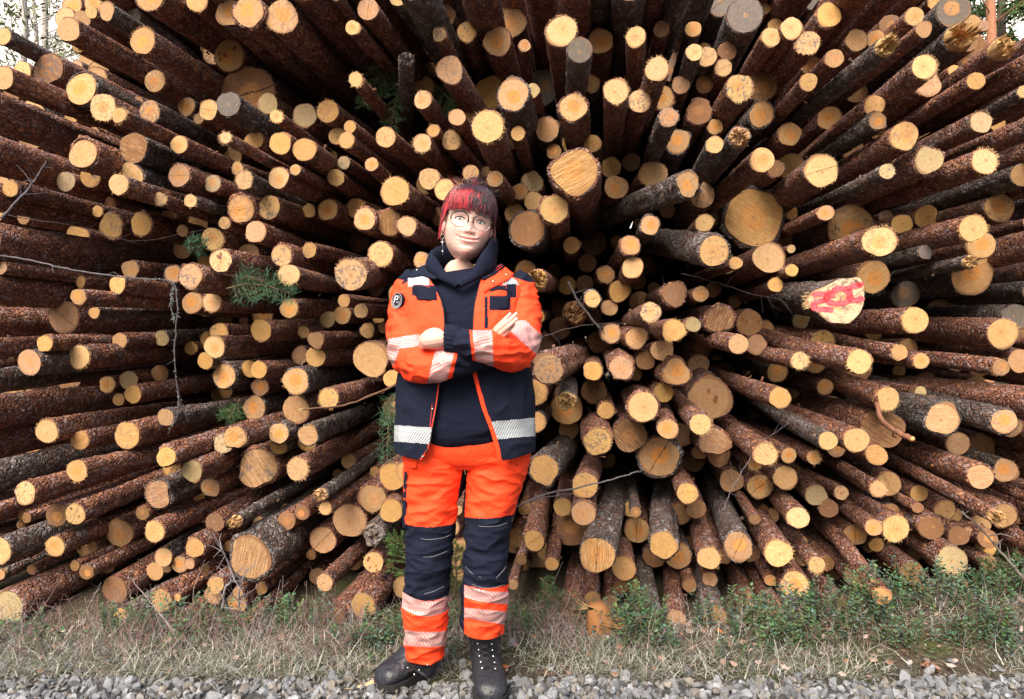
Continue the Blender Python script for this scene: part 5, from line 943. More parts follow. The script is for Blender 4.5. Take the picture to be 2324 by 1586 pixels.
stick('grey_stick','short silvery stick lying in the grass beside the spruce twig',[(1870,1446,2.52),(1895,1458,2.5),(1915,1476,2.48),(1925,1485,2.46)],.007,.006,(1,.5,.0,0),None,53)
stick('bark_strip','reddish bark strip pointing at the gravel edge',[(155,1560,2.32),(175,1545,2.34),(195,1525,2.37)],.010,.006,(.0,.7,1.0,0),None,54)
stick('bark_piece','short reddish bark piece at the gravel edge near the corner',[(2095,1505,2.36),(2115,1512,2.355),(2130,1520,2.35)],.012,.009,(.0,.3,1.0,0),None,55)
stick('grey_root','grey brown root half buried by the gravel corner',[(-10,1525,2.42),(40,1518,2.42),(70,1530,2.40),(95,1545,2.37),(110,1552,2.36)],.012,.006,(.7,.3,.2,0),None,56)
# splintered stump end at the foot of the pile
def make_stump():
    rng=np.random.default_rng(61); y=2.62; base=W(1362,1425,y); root=empty('splintered_stub',base,'short orange wood stub with torn fibres pointing sideways at the pile foot','wood stub'); mb,mf=MB(),MB()
    n=18; th=np.linspace(0,2*PI,n,endpoint=False); V=[]
    for z,r,dx in ((-.06,.052,0),(-.02,.054,0),(.03,.050,-.004),(.07,.045,-.008),(.095,.030,-.012)):
        V.append(np.stack([base.x+dx+np.cos(th)*r*(1+rng.normal(0,.05,n)),base.y+np.sin(th)*r,base.z+z+rng.normal(0,.006,n)],1))
    mb.add(np.vstack(V),[(i*n+j,i*n+(j+1)%n,(i+1)*n+(j+1)%n,(i+1)*n+j) for i in range(4) for j in range(n)]+[tuple(4*n+j for j in range(n))],(.27,.125,.045,.3),np.full((5*n,2),.55))
    for k in range(60):
        a=rng.uniform(-.3,.3); p=np.array(base)+[.02+rng.uniform(-.03,.02),-.03+rng.normal(0,.012),.035+rng.normal(0,.012)]; L=rng.uniform(.05,.15); d=np.array([1,rng.normal(0,.12),-.12+rng.normal(0,.10)])
        mf.add([p,p+[0,0,.004],p+d*L,p+[0,.003,-.002]],[(0,1,2),(1,3,2),(3,0,2)],(.34,.20,.09,.4),[(.5,.5)]*4)
    for k in range(14):
        p=np.array(base)+[-.03,-.03,.085]; d=np.array([-1,0,.35+rng.normal(0,.2)]); mf.add([p,p+[0,0,.004],p+d*rng.uniform(.03,.09),p+[0,.003,0]],[(0,1,2),(1,3,2),(3,0,2)],(.6,.4,.2,.4),[(.5,.5)]*4)
    mb.build('stub_wood',M_CUT,root); mf.build('torn_fibres',M_CUT,root,smooth=False)
make_stump()
# ---------------------------------------------------------------- trees beyond the pile
def make_tree(name,label,x,y,H,r,kind,seed,group='trees beyond the pile',lean=0.0,bare=0.0):
    rng=np.random.default_rng(seed); root=empty(name,Vector((x,y,0)),label,'tree',group); tr,cr=MB(),MB()
    P=[np.array([x+lean*H*t*t+rng.normal(0,.04)*(t>0),y+rng.normal(0,.04),-.1+H*t]) for t in np.linspace(0,1,9)]
    dens_=1.0
    col={'birch':(.42,.40,.38,1),'pine':(.42,.20,.12,1),'spruce':(.12,.09,.07,1)}[kind]
    tube(tr,P,np.linspace(r,r*.2,9),9,col,span=2,rough=.06)
    nb=34 if kind!='birch' else 46
    for b in range(nb):
        t=rng.uniform(.22 if kind!='pine' else .4,.98); i=int(t*8); p=P[i]+(P[min(i+1,8)]-P[i])*(t*8-i); a=rng.uniform(0,6.3); L=H*(.16 if kind!='birch' else .20)*(1.15-t*.8)*rng.uniform(.6,1.2)
        up={'birch':.7,'pine':.3,'spruce':-.15}[kind]; d=np.array([math.cos(a),math.sin(a),up+rng.normal(0,.15)]); q=p+d*L; mid=(p+q)/2+[0,0,.05*L]
        tube(tr,[p,mid,q],[r*.22*(1.1-t),r*.12*(1.1-t),.006],4,col,caps=False)
        tips=[(mid,q)]
        for _ in range(6):
            s=rng.uniform(.25,1); b0=p+(q-p)*s; e=b0+(rng.normal(0,1,3)+[0,0,.1])*L*.22; tube(tr,[b0,e],[.010,.003],3,col,caps=False); tips.append((b0,e))
        for b0,e in tips:
            for _ in range(int((44 if kind=='spruce' else 26 if kind=='pine' else 9)*(1-bare))):
                s=rng.random(); c=b0+(e-b0)*s+rng.normal(0,.06,3); g=rng.uniform(.5,1.5); sz=rng.uniform(.03,.08)
                d1=rng.normal(0,1,3); d1/=np.linalg.norm(d1); d2=np.cross(d1,rng.normal(0,1,3)); d2/=np.linalg.norm(d2)
                cc=(.06,.12,.035) if kind!='birch' else (.13,.17,.06); cr.add([c-d1*sz,c-d2*sz*.35,c+d1*sz,c+d2*sz*.35],[(0,1,2,3)],(cc[0]*g,cc[1]*g,cc[2]*g,1))
    tr.build('trunk',M_TWIG,root); cr.build('crown',M_PLANT,root,smooth=False)
for i,(nm,lb,x,y,H,r,k,le,ba) in enumerate([
 ('birch_tree','slim pale birch at the very edge of the bright sky gap',-8.6,11.5,11,.09,'birch',.02,.5),
 ('birch_tree','thin dark-stemmed tree in the middle of the bright sky gap',-9.2,13,12,.11,'birch',.0,.5),
 ('pine_tree','small pine with sparse crown just above the silhouetted log ends',-8.4,14,9.2,.10,'pine',.01,.55),
 ('birch_tree','leafless slender tree touching the top of the tall log stack',-7.6,12.4,10,.07,'birch',.03,.6),
 ('birch_tree','faint young tree farthest into the bright sky gap',-11.5,16,13,.12,'birch',-.01,.4),
 ('pine_tree','pink-barked pine trunk rising over the corner of the pile',7.9,11.0,13,.12,'pine',.0,.2),
 ('spruce_tree','dense green spruce behind the pink-barked pine',10.4,14,13,.16,'spruce',.0,0),
 ('spruce_tree','lighter spruce filling the corner beside the pine trunk',9.3,12.5,13.5,.13,'spruce',.0,0),
 ('spruce_tree','dark spruce standing farthest behind the corner of the pile',12.6,17,15,.18,'spruce',.0,0),
 ('spruce_tree','low dark spruce between the last log ends and the pine',8.6,13.5,12,.12,'spruce',.0,0)]):
    make_tree(nm,lb,x,y,H,r,k,70+i,lean=le,bare=ba)

def make_sky_backdrop():
    """white lumpy backdrop added beyond the trees so the sky gaps read pale"""
    V=[];nx,nz=90,40
    for j in range(nz):
        for i in range(nx):
            x=-420+840*i/(nx-1); z=-4+230*(j/(nz-1))**.9; q=Vector((x*.012,z*.018,2.0)); h=abs(mnoise.noise(q))*46+abs(mnoise.noise(q*2.7))*18+abs(mnoise.noise(q*7))*6
            V.append((x,260+.0006*x*x-h+.0016*(z-40)**2,z))
    b=MB(); F=[(j*nx+i,j*nx+i+1,(j+1)*nx+i+1,(j+1)*nx+i) for j in range(nz-1) for i in range(nx-1)]; k=len(V)
    b.add(V,F); t=NT('backdrop_white'); t.fin(rgb(.95,.95,.96),1.0,None,0); t.b.inputs['Subsurface Weight'].default_value=0
    o=b.build('sky_backdrop',t.m); tag(o,'added white backdrop that brightens the sky gaps beyond the pile','backdrop',kind='structure')  # added white sheet standing in for a bright blank sky
    s=o.modifiers.new('t','SOLIDIFY'); s.thickness=12
make_sky_backdrop()
# ---------------------------------------------------------------- the forestry worker
def flat_mat(name,col,rough=.7,metal=0,weave=0,spec=.4,var=.12,fold=0):
    t=NT(name); p=t.pos(); n=t.noise(p,9,3,.55); c=t.mix(t.ramp(n,.3,.7,0,var),rgb(*col),rgb(*[q*.72 for q in col]))
    t.b.inputs['Metallic'].default_value=metal; nr=None
    if weave: nr=t.bump(t.noise(p,weave,2,.6),.35,.0012)
    if fold: nr=t.bump(t.noise(p,fold,3,.55,.6),.55,.012,nr)
    return t.fin(c,rough,nr,spec)
M_ORANGE=flat_mat('orange_workwear_cloth',(1.0,.058,.010),.75,weave=900,fold=22,var=.10)
M_NAVY=flat_mat('navy_cloth',(.009,.012,.026),.9,weave=900,fold=22,spec=.12)
M_HOOD=flat_mat('navy_jersey',(.009,.012,.026),.95,weave=600,fold=14,spec=.10)
M_STITCH=flat_mat('pale_stitching',(.30,.30,.33),.8); M_RSTITCH=flat_mat('red_stitching',(.85,.06,.04),.8)
M_BLACK=flat_mat('black_leather',(.018,.020,.028),.42,weave=350,fold=40,spec=.5); M_SOLE=flat_mat('boot_rubber',(.012,.012,.014),.8,weave=200)
M_RIM=flat_mat('bronze_rim_metal',(.30,.25,.20),.35,metal=1); M_METAL=flat_mat('silvery_metal',(.75,.74,.72),.25,metal=1); M_FRAME=flat_mat('dark_glasses_rim',(.02,.014,.014),.35)
def tape_mat(name,base,line):
    t=NT(name); uv=t.node('ShaderNodeUVMap',uv_map='UVMap').outputs[0]; s=t.sep(uv)
    zig=t.math('MULTIPLY',t.math('ABSOLUTE',t.math('SUBTRACT',t.math('FRACT',t.math('MULTIPLY',s[1],45.0)),.5)),.004)
    d=t.math('FRACT',t.math('MULTIPLY',t.math('ADD',t.math('ADD',s[0],t.math('MULTIPLY',s[1],.75)),zig),95.0))
    ln=t.math('MAXIMUM',t.ramp(d,.28,.20),t.math('MULTIPLY',t.ramp(t.math('FRACT',t.math('MULTIPLY',s[1],58.0)),.07,.04),.5))
    return t.fin(t.mix(ln,rgb(*base),rgb(*line)),.45,t.bump(t.noise(t.pos(),22,3,.55),.4,.010),.6)
M_TAPEO=tape_mat('reflective_tape_on_orange',(.38,.33,.335),(.72,.06,.04)); M_TAPEN=tape_mat('reflective_tape_on_navy',(.42,.46,.50),(.03,.035,.05))
def make_skin():
    t=NT('skin'); a=t.attr(); n=t.noise(t.pos(),160,3,.6); n4=t.noise(t.pos(),38,4,.6); c=t.mix(t.ramp(n,.3,.7,0,.14),a.outputs['Color'],rgb(.62,.30,.24)); c=t.mix(t.ramp(n4,.45,.7,0,.22),c,rgb(.66,.33,.27)); c=t.mix(t.ramp(n,.66,.74,0,.35),c,rgb(.45,.22,.15))
    t.b.inputs['Subsurface Weight'].default_value=.12; t.b.inputs['Subsurface Radius'].default_value=(.012,.005,.003); t.b.inputs['Subsurface Scale'].default_value=.5
    return t.fin(c,.48,t.bump(n,.12,.001),.4)
M_SKIN=make_skin()
def make_hair():
    t=NT('dyed_hair'); a=t.attr(); n=t.noise(t.vmath('MULTIPLY',t.pos(),(1,1,.12)),420,2,.5); return t.fin(t.mix(t.ramp(n,.35,.65,0,.5),a.outputs['Color'],t.mix(1.0,a.outputs['Color'],rgb(.35,.30,.4),'MULTIPLY')),.42,t.bump(n,.5,.002),.5)
M_HAIR=make_hair()
def loft(mb,secs,nu=64,sub=8,expo=2.3,colf=None,matf=None,fold=0.0,fseed=0,cap0=True,cap1=True,u0=0,u1=2*PI,foldscale=9,close=True,foldf=None):
    """secs rows: cx,cy,cz, rx,ry, and an up-ish tangent is taken from the path; sections are superellipses"""
    S=crom(np.array(secs,float),sub); P=S[:,:3]; k=len(P); T=np.gradient(P,axis=0); T/=np.linalg.norm(T,axis=1)[:,None]
    th=np.linspace(u0,u1,nu,endpoint=not close); c,s=np.cos(th),np.sin(th); ce=np.sign(c)*np.abs(c)**(2/expo); se=np.sign(s)*np.abs(s)**(2/expo)
    u=None;V=[];UV=[]; L=np.concatenate([[0],np.cumsum(np.linalg.norm(np.diff(P,axis=0),axis=1))])
    for i in range(k):
        t=T[i]
        if u is None:
            u=np.array([1.,0,0]); 
            if abs(t[0])>.9: u=np.array([0,0,1.])
        u=u-t*np.dot(u,t); u/=np.linalg.norm(u); w=np.cross(t,u)
        ring=P[i]+np.outer(ce*S[i,3],u)+np.outer(se*S[i,4],w); 
        if fold:
            nrm=np.outer(ce,u)+np.outer(se,w)
            for j in range(len(th)):
                q=ring[j]*foldscale; h=mnoise.noise(Vector((q[0]*1.0+fseed,q[1]*1.0,q[2]*2.2)))+.5*mnoise.noise(Vector((q[0]*2.3,q[1]*2.1+fseed,q[2]*4.8)))
                h=-abs(h)*1.6+.5; f_=fold*(foldf(ring[j]) if foldf else 1); ring[j]+=nrm[j]*h*f_
        V.append(ring); UV.append(np.stack([th*S[i,3],np.full(len(th),L[i])],1))
    V=np.vstack(V); n=len(th); jn=n if close else n-1
    F=[(i*n+j,(i+1)*n+j,(i+1)*n+(j+1)%n,i*n+(j+1)%n)[::-1] for i in range(k-1) for j in range(jn)]; M=[]
    if matf:
        Ln=L/L[-1]
        for i in range(k-1):
            for j in range(jn):
                c4=(V[i*n+j]+V[(i+1)*n+j]+V[(i+1)*n+(j+1)%n]+V[i*n+(j+1)%n])/4; M.append(matf((Ln[i]+Ln[i+1])/2,th[j],c4))
    else: M=[0]*len(F)
    if close and cap0: F.append(tuple(range(n))); M.append(M[0])
    if close and cap1: F.append(tuple((k-1)*n+j for j in range(n))[::-1]); M.append(M[-1])
    C4=None if colf is None else np.array([colf(v) for v in V]); mb.add(V,F,C4,np.vstack(UV),M); return V
def PX(v): return (CX+v[0]*FPX/v[1], CY+(CAM_H-v[2])*FPX/v[1])
YB=2.20
person_at=Vector((W(1030,1560,YB).x,YB,.0))
# ---- body: head, neck and trunk are one skin of stacked rings; arms, hands and legs join it
YAW,ROLL,PITCH=R(9),R(9),R(-2)
HC=Vector((-.146,2.195,1.5525)); HM=Matrix.Translation(HC)@Matrix.Rotation(ROLL,4,'Y')@Matrix.Rotation(YAW,4,'Z')@Matrix.Rotation(PITCH,4,'X')
HSEC=np.array([ # z, half width, front, back
 (.117,.004,.012,.012),(.112,.034,.040,.046),(.100,.054,.062,.068),(.082,.067,.078,.084),(.058,.074,.088,.094),(.030,.0765,.0925,.096),(.010,.0765,.092,.095),(-.012,.0765,.090,.090),
 (-.030,.0755,.091,.082),(-.048,.0715,.0915,.072),(-.063,.0665,.0920,.062),(-.078,.0595,.0915,.056),(-.092,.0500,.0895,.052),(-.103,.0400,.0860,.049),(-.111,.0300,.0800,.047),(-.117,.0210,.0720,.046),(-.119,.0180,.0680,.046)])
def hsec(z):
    q=HSEC[::-1]; return [np.interp(z,q[:,0],q[:,i]) for i in (1,2,3)]
def G(x,z,cx,cz,sx,sz): return math.exp(-((x-cx)/sx)**2-((z-cz)/sz)**2)
def mouth_z(x): return -.064+6.0*x*x
def face_bump(x,z):
    a=np.interp(z,[-.058,-.048,-.040,-.031,-.012,.003,.014,.030],[.0,.004,.0125,.0148,.0100,.0055,.0035,0]); sg=np.interp(z,[-.05,-.035,-.01,.01],[.0125,.0105,.0075,.008])
    h=a*math.exp(-(x/sg)**2)
    for s in(-1,1):
        h+=.0050*G(x,z,s*.0125,-.039,.0065,.0065); h-=.0085*G(x,z,s*.032,-.001,.019,.0115); h+=.0035*G(x,z,s*.032,.017,.022,.006); h+=.0080*G(x,z,s*.040,-.040,.024,.020)
        h-=.0022*G(x,z,s*.0225,-.052,.006,.014); h-=.003*G(x,z,s*.0345,mouth_z(.033)-.001,.004,.004); h+=.0035*G(x,z,s*.032,-.0005,.013,.0065)
    mz=mouth_z(x); e=math.exp(-(x/.030)**4)
    h+=e*(.0036*math.exp(-((z-mz-.0052)/.0042)**2)+.0048*math.exp(-((z-mz+.0068)/.0055)**2)-.0022*math.exp(-((z-mz)/.0022)**2))
    h-=.0028*math.exp(-(x/.02)**2)*math.exp(-((z+.084)/.005)**2); h+=.0035*G(x,z,0,-.100,.018,.013)
    return h
def head_pt(phi,z,off=0.0,bump=True):
    """phi=0 at the nose, positive toward the wearer's other side (viewer's right)"""
    w,f,b=hsec(z); s,c=math.sin(phi),math.cos(phi); e=2/2.25
    x=w*np.sign(s)*abs(s)**e; y=-(f if c>0 else b)*np.sign(c)*abs(c)**e
    p=np.array([x,y,z]); 
    if bump and c>0: p[1]-=face_bump(x,z)*min(1,c*2.2)
    if off:
        n=np.array([x/(w*w+1e-6),y/((f if c>0 else b)**2+1e-6),0]); n[2]=max(0,(z-.03))*14*np.linalg.norm(n)*1.0; n/=np.linalg.norm(n)+1e-9; p=p+n*off
    return p
def toW(p): return np.array(HM@Vector(p))
SK=np.array([.66,.45,.40])
def skin_col(x,y,z):
    c=SK.copy()
    if y<.02:
        def mixc(k,q):
            nonlocal c; c=c*(1-k)+np.array(q)*k
        mixc(.32*G(x,z,0,-.036,.017,.014),(.72,.26,.21))
        for s in(-1,1):
            mixc(.60*G(x,z,s*.045,-.034,.022,.017),(.74,.27,.23)); mixc(.55*G(x,z,s*.033,.004,.020,.009),(.42,.24,.23))
            mixc(.9*G(x,z,s*.0085,-.0445,.0036,.0020),(.30,.07,.05))
        mixc(.60*G(x,z,0,-.106,.030,.014),(.72,.27,.22))
        mz=mouth_z(x)
        if abs(x)<.031:
            t=1-(abs(x)/.031)**2; up=.0095*t**.7; lo=.0125*t**.8
            if mz<z<mz+up: mixc(.85,(.52,.17,.17))
            if mz-lo<z<=mz: mixc(.85,(.60,.22,.22))
            if abs(x)<.019 and mz-.0030*t<z<mz-.0006: c=np.array([.74,.68,.62])
            elif -.0036*t<z-mz<.0010: c=np.array([.24,.07,.06])
        if abs(abs(x)-.032)<.021:
            bx=(abs(x)-.032)/.021; bz=.0175+.0035*(1-bx*bx)-.003*bx; 
            if abs(z-bz)<.0032*(1-.45*abs(bx)): mixc(.95,(.09,.03,.028))
    return (*c,1)
body=MB(); nphi=220; zs=np.concatenate([np.linspace(.117,.10,6),np.linspace(.098,-.115,190),np.linspace(-.116,-.119,3)]); phis=np.linspace(-PI,PI,nphi,endpoint=False)
V=[];Cc=[]
for z in zs:
    for p in phis:
        q=head_pt(p,z); V.append(toW(q)); Cc.append(skin_col(q[0],q[1],z))
neck=[(-.122,.0270,.0610,.049),(-.127,.0385,.0525,.054),(-.134,.0455,.0480,.059),(-.146,.0515,.0440,.064),(-.168,.0540,.0430,.070),(-.19,.055,.044,.074)]
for z,w,f,b in neck:
    for p in phis:
        s,c=math.sin(p),math.cos(p); q=toW((w*s-.004*(z<-.15),-(f if c>0 else b)*c+.012,z)); V.append(q); Cc.append((.60,.40,.33,1))
trunk=[(1.33,.075,.06),(1.29,.15,.075),(1.24,.165,.09),(1.1,.155,.10),(.98,.155,.10),(.88,.165,.105),(.82,.165,.10)]
for z,w,f in trunk:
    for p in phis: V.append((-.152+w*math.sin(p),2.215-f*math.cos(p),z)); Cc.append((.60,.40,.33,1))
kr=len(V)//nphi
F=[(i*nphi+j,i*nphi+(j+1)%nphi,(i+1)*nphi+(j+1)%nphi,(i+1)*nphi+j)[::-1] for i in range(kr-1) for j in range(nphi)]+[tuple(range(nphi))[::-1],tuple((kr-1)*nphi+j for j in range(nphi))]
F=[f[::-1] for f in F]
body.add(np.array(V),F,np.array(Cc))
SKC=(.60,.40,.35,1)
def limb(pts,rad,n=14,span=5,col=SKC): tube(body,[list(p) for p in pts],rad,n,col,span=span)
# ears
def ear(s):
    mbv=[];n=22
    for i in range(n):
        t=2*PI*i/n; rr=1+.12*math.cos(t-.6); mbv.append((.015*math.sin(t)*rr*.9+(.004 if math.sin(t)>0 else 0),.029*math.cos(t)*rr+(-.004 if math.cos(t)<-.3 else 0)))
    V=[]
    for lay,(sc_,dx) in enumerate(((1.0,.0),(1.06,.007),(.86,.0105),(.62,.006),(.25,.004))):
        for a,b in mbv: V.append(toW((s*(.0745+dx+.10*max(0,a)),.010+a*sc_,-.012+b*sc_)))
    F=[(i*n+j,i*n+(j+1)%n,(i+1)*n+(j+1)%n,(i+1)*n+j) for i in range(4) for j in range(n)]+[tuple(4*n+j for j in range(n))]
    body.add(V,F,(.80,.42,.36,1))
ear(-1); ear(1)
# arms (inside the sleeves) and the two visible hands
def WP(px,py,y): return np.array(W(px,py,y))
A_arm=[WP(950,650,2.2),WP(935,730,2.17),WP(940,812,2.08),WP(1010,822,1.98),WP(1075,800,1.985),WP(1118,762,1.995)]
B_arm=[WP(1168,650,2.2),WP(1178,730,2.16),WP(1162,795,2.04),WP(1090,782,1.955),WP(1015,769,1.955)]
limb(A_arm,[.045,.042,.038,.032,.026,.023]); limb(B_arm,[.045,.042,.038,.034,.0275])
# hand emerging on the viewer's right: palm then four fingers lying on the sleeve, thumb tucked below
def hand(parts,voxel=.0017,col=SKC):
    m=MB()
    for pts,rad in parts: tube(m,pts,rad,14,None,span=4)
    o=m.build('hand_tmp',M_SKIN); md=o.modifiers.new('r','REMESH'); md.mode='VOXEL'; md.voxel_size=voxel; s=o.modifiers.new('s','SMOOTH'); s.iterations=3; s.factor=.5
    dg=bpy.context.evaluated_depsgraph_get(); me=o.evaluated_get(dg).to_mesh(); V=np.array([v.co[:] for v in me.vertices]); F=[tuple(p.vertices) for p in me.polygons]; o.evaluated_get(dg).to_mesh_clear(); bpy.data.objects.remove(o); return V,F
def nail_col(V,tips,rn=.0048):
    Cn=np.tile(np.array([.56,.355,.295,1.]),(len(V),1))
    for tp in tips:
        d=np.linalg.norm((V-tp)*[1,1,1],axis=1); k=(d<rn)[:,None]; Cn=np.where(k,np.array([.74,.48,.44,1]),Cn)
        k2=((d>=rn)&(d<rn+.0012))[:,None]; Cn=np.where(k2,np.array([.46,.22,.18,1]),Cn)
    return Cn
yh=1.952
fing=[ [(1112,764,1.985),(1130,741,1.962),(1146,725,1.952),(1159,711,1.960)],
       [(1116,767,1.980),(1138,743,1.948),(1156,727,1.938),(1172,711,1.948)],
       [(1120,771,1.975),(1143,750,1.946),(1159,736,1.937),(1173,722,1.946)],
       [(1124,776,1.975),(1146,758,1.952),(1157,746,1.946),(1167,735,1.953)] ]
fr=[[.0088,.0077,.0069,.0053],[.0090,.0079,.0070,.0055],[.0088,.0076,.0067,.0053],[.0078,.0068,.0060,.0048]]
parts=[([WP(1085,795,1.985),WP(1103,780,1.982),WP(1118,770,1.975),WP(1126,763,1.968)],[.019,.021,.021,.015])]
for f_,r_ in zip(fing,fr): parts.append(([WP(*q) for q in f_],r_))
parts.append(([WP(1102,790,1.97),WP(1118,789,1.955),WP(1132,784,1.95),WP(1141,777,1.955)],[.012,.0105,.0092,.0068]))
V,F=hand(parts); body.add(V,F,nail_col(V,[WP(1158,712,1.953),WP(1171,712,1.941),WP(1172,723,1.939)]))
# hand on the viewer's left: back of the hand, fingers curled in behind the other arm
parts=[([WP(1030,769,1.955),WP(1008,769,1.955),WP(988,771,1.953),WP(972,773,1.957),WP(962,775,1.966)],[.0245,.0245,.027,.0265,.020])]
for dz,l in ((-11,0),(-4,3),(3,3),(10,0)):
    parts.append(([WP(975,773+dz,1.952),WP(964-l,774+dz,1.954),WP(958-l,776+dz,1.972),WP(964-l,777+dz,1.992),WP(975,778+dz,1.998)],[.0095,.0098,.0090,.0080,.0065]))
parts.append(([WP(1000,756,1.958),WP(986,751,1.960),WP(972,754,1.966),WP(962,759,1.978)],[.0115,.0105,.0092,.0070]))
V,F=hand(parts); body.add(V,F,nail_col(V,[]))
# legs inside the trousers
limb([WP(985,1030,2.215),WP(975,1270,2.225),WP(966,1420,2.265),WP(966,1500,2.29)],[.070,.048,.036,.034]); limb([WP(1120,1030,2.215),WP(1102,1260,2.225),WP(1098,1380,2.265),WP(1100,1480,2.285)],[.070,.048,.036,.034])
person=body.build('person',M_SKIN,origin=person_at)
tag(person,'smiling person with red and black fringe, glasses and orange-navy workwear, arms crossed before the logs','person')
def part(mb,name,mats,label=None,smooth=True,parent=None):
    o=mb.build(name,mats,smooth=smooth); o.parent=parent or person; o.location=-(parent.matrix_world.translation if False else (Vector(person_at) if parent is None else Vector(person_at)+parent.location)) if parent is None else -Vector(person_at)-parent.location
    if label: o['label']=label
    return o
# ---- eyes, glasses, jewellery
def surf(x,z,off):
    w,f,b=hsec(z); e=2/2.25; s=min(1,abs(x)/w)**(1/e); c=math.sqrt(max(0,1-s*s)); y=-f*c**e-face_bump(x,z)*min(1,c*2.2); return toW((x,y-off,z))
def blob(mb,cx,cz,fx,fz,off,col,n=20,m=0,shape=None):
    V=[surf(cx,cz,off)]
    for k in (.5,1):
        for i in range(n):
            t=2*PI*i/n; a,b=shape(t) if shape else (math.cos(t),math.sin(t)); V.append(surf(cx+fx*a*k,cz+fz*b*k,off))
    mb.add(V,[(0,1+i,1+(i+1)%n) for i in range(n)]+[(1+i,1+n+i,1+n+(i+1)%n,1+(i+1)%n) for i in range(n)],col,None,m)
M_EYE=NT('eye'); M_EYE=M_EYE.fin(M_EYE.attr().outputs['Color'],.12,None,.6)
almond=lambda t:(math.cos(t),(.95*math.sin(t) if math.sin(t)>0 else .72*math.sin(t))*(1-.25*abs(math.cos(t))**3))
for s in(-1,1):
    e=MB(); cx=s*.0335
    blob(e,cx,.0004,.0152,.0066,.0006,(.035,.015,.02,1),shape=lambda t:(math.cos(t)*1.05+(.10*s if s*math.cos(t)>0 else 0),math.sin(t)*(1.12 if math.sin(t)>0 else .70)*(1-.3*abs(math.cos(t))**3)))
    blob(e,cx,-.0008,.0122,.0039,.0011,(.72,.68,.66,1),shape=almond)
    blob(e,cx-.001,-.0008,.0046,.0038,.0015,(.16,.20,.21,1)); blob(e,cx-.001,-.0002,.0023,.0023,.0019,(.01,.01,.01,1)); blob(e,cx-.0028,.0018,.0010,.0010,.0022,(.95,.95,.95,1))
    part(e,'eye',M_EYE)
g=MB(); gl=MB()
def gpt(cx,t,r1=.0278,r2=.0248):
    c,s=math.cos(t),math.sin(t); return np.array([cx+r1*np.sign(c)*abs(c)**.85,-.1085-.0*s+.05*abs(cx+r1*c)**1.0*.35,-.0075+r2*np.sign(s)*abs(s)**.9])
for s in(-1,1):
    cx=s*.0355
    top=[toW(gpt(cx,t)) for t in np.linspace(-.15,PI+.15,26)]; bot=[toW(gpt(cx,t)) for t in np.linspace(PI+.1,2*PI-.1,24)]
    tube(g,top,.0024,8,None,0); tube(g,bot,.0013,6,None,1)
    V=[toW(gpt(cx,t)+[0,.0003,0]) for t in np.linspace(0,2*PI,28,endpoint=False)]; gl.add(V,[tuple(range(28))])
    hinge=toW(gpt(cx,0 if s>0 else PI)+[0,0,.008]); tube(g,[hinge,toW((s*.0705,-.098,.004)),toW((s*.078,-.06,.004)),toW((s*.0785,-.005,.002)),toW((s*.077,.012,-.004))],[.0011,.0014,.0012,.0010,.0009],6,None,1)
tube(g,[toW((-.0105,-.1105,.000)),toW((0,-.1125,.003)),toW((.0105,-.1105,.000))],.0009,6,None,1,span=3)
for s in(-1,1): tube(g,[toW((s*.0115,-.108,-.010)),toW((s*.0095,-.103,-.015))],.0012,6,None,1)
gf=part(g,'glasses',[M_FRAME,M_RIM])
mg,ng,lg,bg=mat('spectacle_lens'); tr=ng.new('ShaderNodeBsdfTransparent'); gs=ng.new('ShaderNodeBsdfGlossy'); gs.inputs['Roughness'].default_value=.02; mx=ng.new('ShaderNodeMixShader'); mx.inputs[0].default_value=.05
lg.new(tr.outputs[0],mx.inputs[1]); lg.new(gs.outputs[0],mx.inputs[2]); lg.new(mx.outputs[0],ng['Material Output'].inputs[0])
gl.build('lens',mg,smooth=False).parent=gf; bpy.data.objects['lens'].location=-Vector(person_at)-gf.location
er=MB(); lobe=toW((-.079,.006,-.044)); hoop=[lobe+np.array([.0065*math.cos(t),.0015,.0085*math.sin(t)-.007]) for t in np.linspace(0,2*PI,18)]; tube(er,hoop,.0010,6)
def bar(mb,p,q,w): tube(mb,[p,q],w,6)
b0=lobe+[.001,-.002,-.017]; bar(er,b0,b0-[0,0,.034],.0014); bar(er,b0-[.0075,0,.009],b0+[.0075,0,-.009],.0014); bar(er,b0-[0,0,.034],b0-[0,0,.050],.0009); bar(er,b0-[.0035,0,.040],b0+[.0035,0,-.040],.0009)
part(er,'cross_earring',M_METAL)
ls=MB(); blob(ls,.0,-.079,.0013,.0013,.0022,(1,1,1,1),n=10); part(ls,'lip_stud',M_METAL)
# ---- hair
RED=(.50,.030,.048); RED2=(.32,.012,.018); DRK=(.030,.016,.026); PLM=(.085,.022,.035); RIMLIT=(.62,.36,.22)  # pale last tone is rim light on loose hairs, put into their colour
hr=MB(); rng=np.random.default_rng(77)
def hair_col(x,z,ph):
    q=rng.random()
    if x<-.006 and x>-.060: c=RED if q<.80 else DRK
    elif x<.010: c=RED if q<.4 else DRK
    elif x<-.060: c=RED if q<.45 else (.10,.05,.07)
    elif x<.030: c=RED if q<.25 else DRK
    else: c=PLM if q<.6 else DRK
    g=rng.uniform(.7,1.3); return (*[k*g for k in c],1)
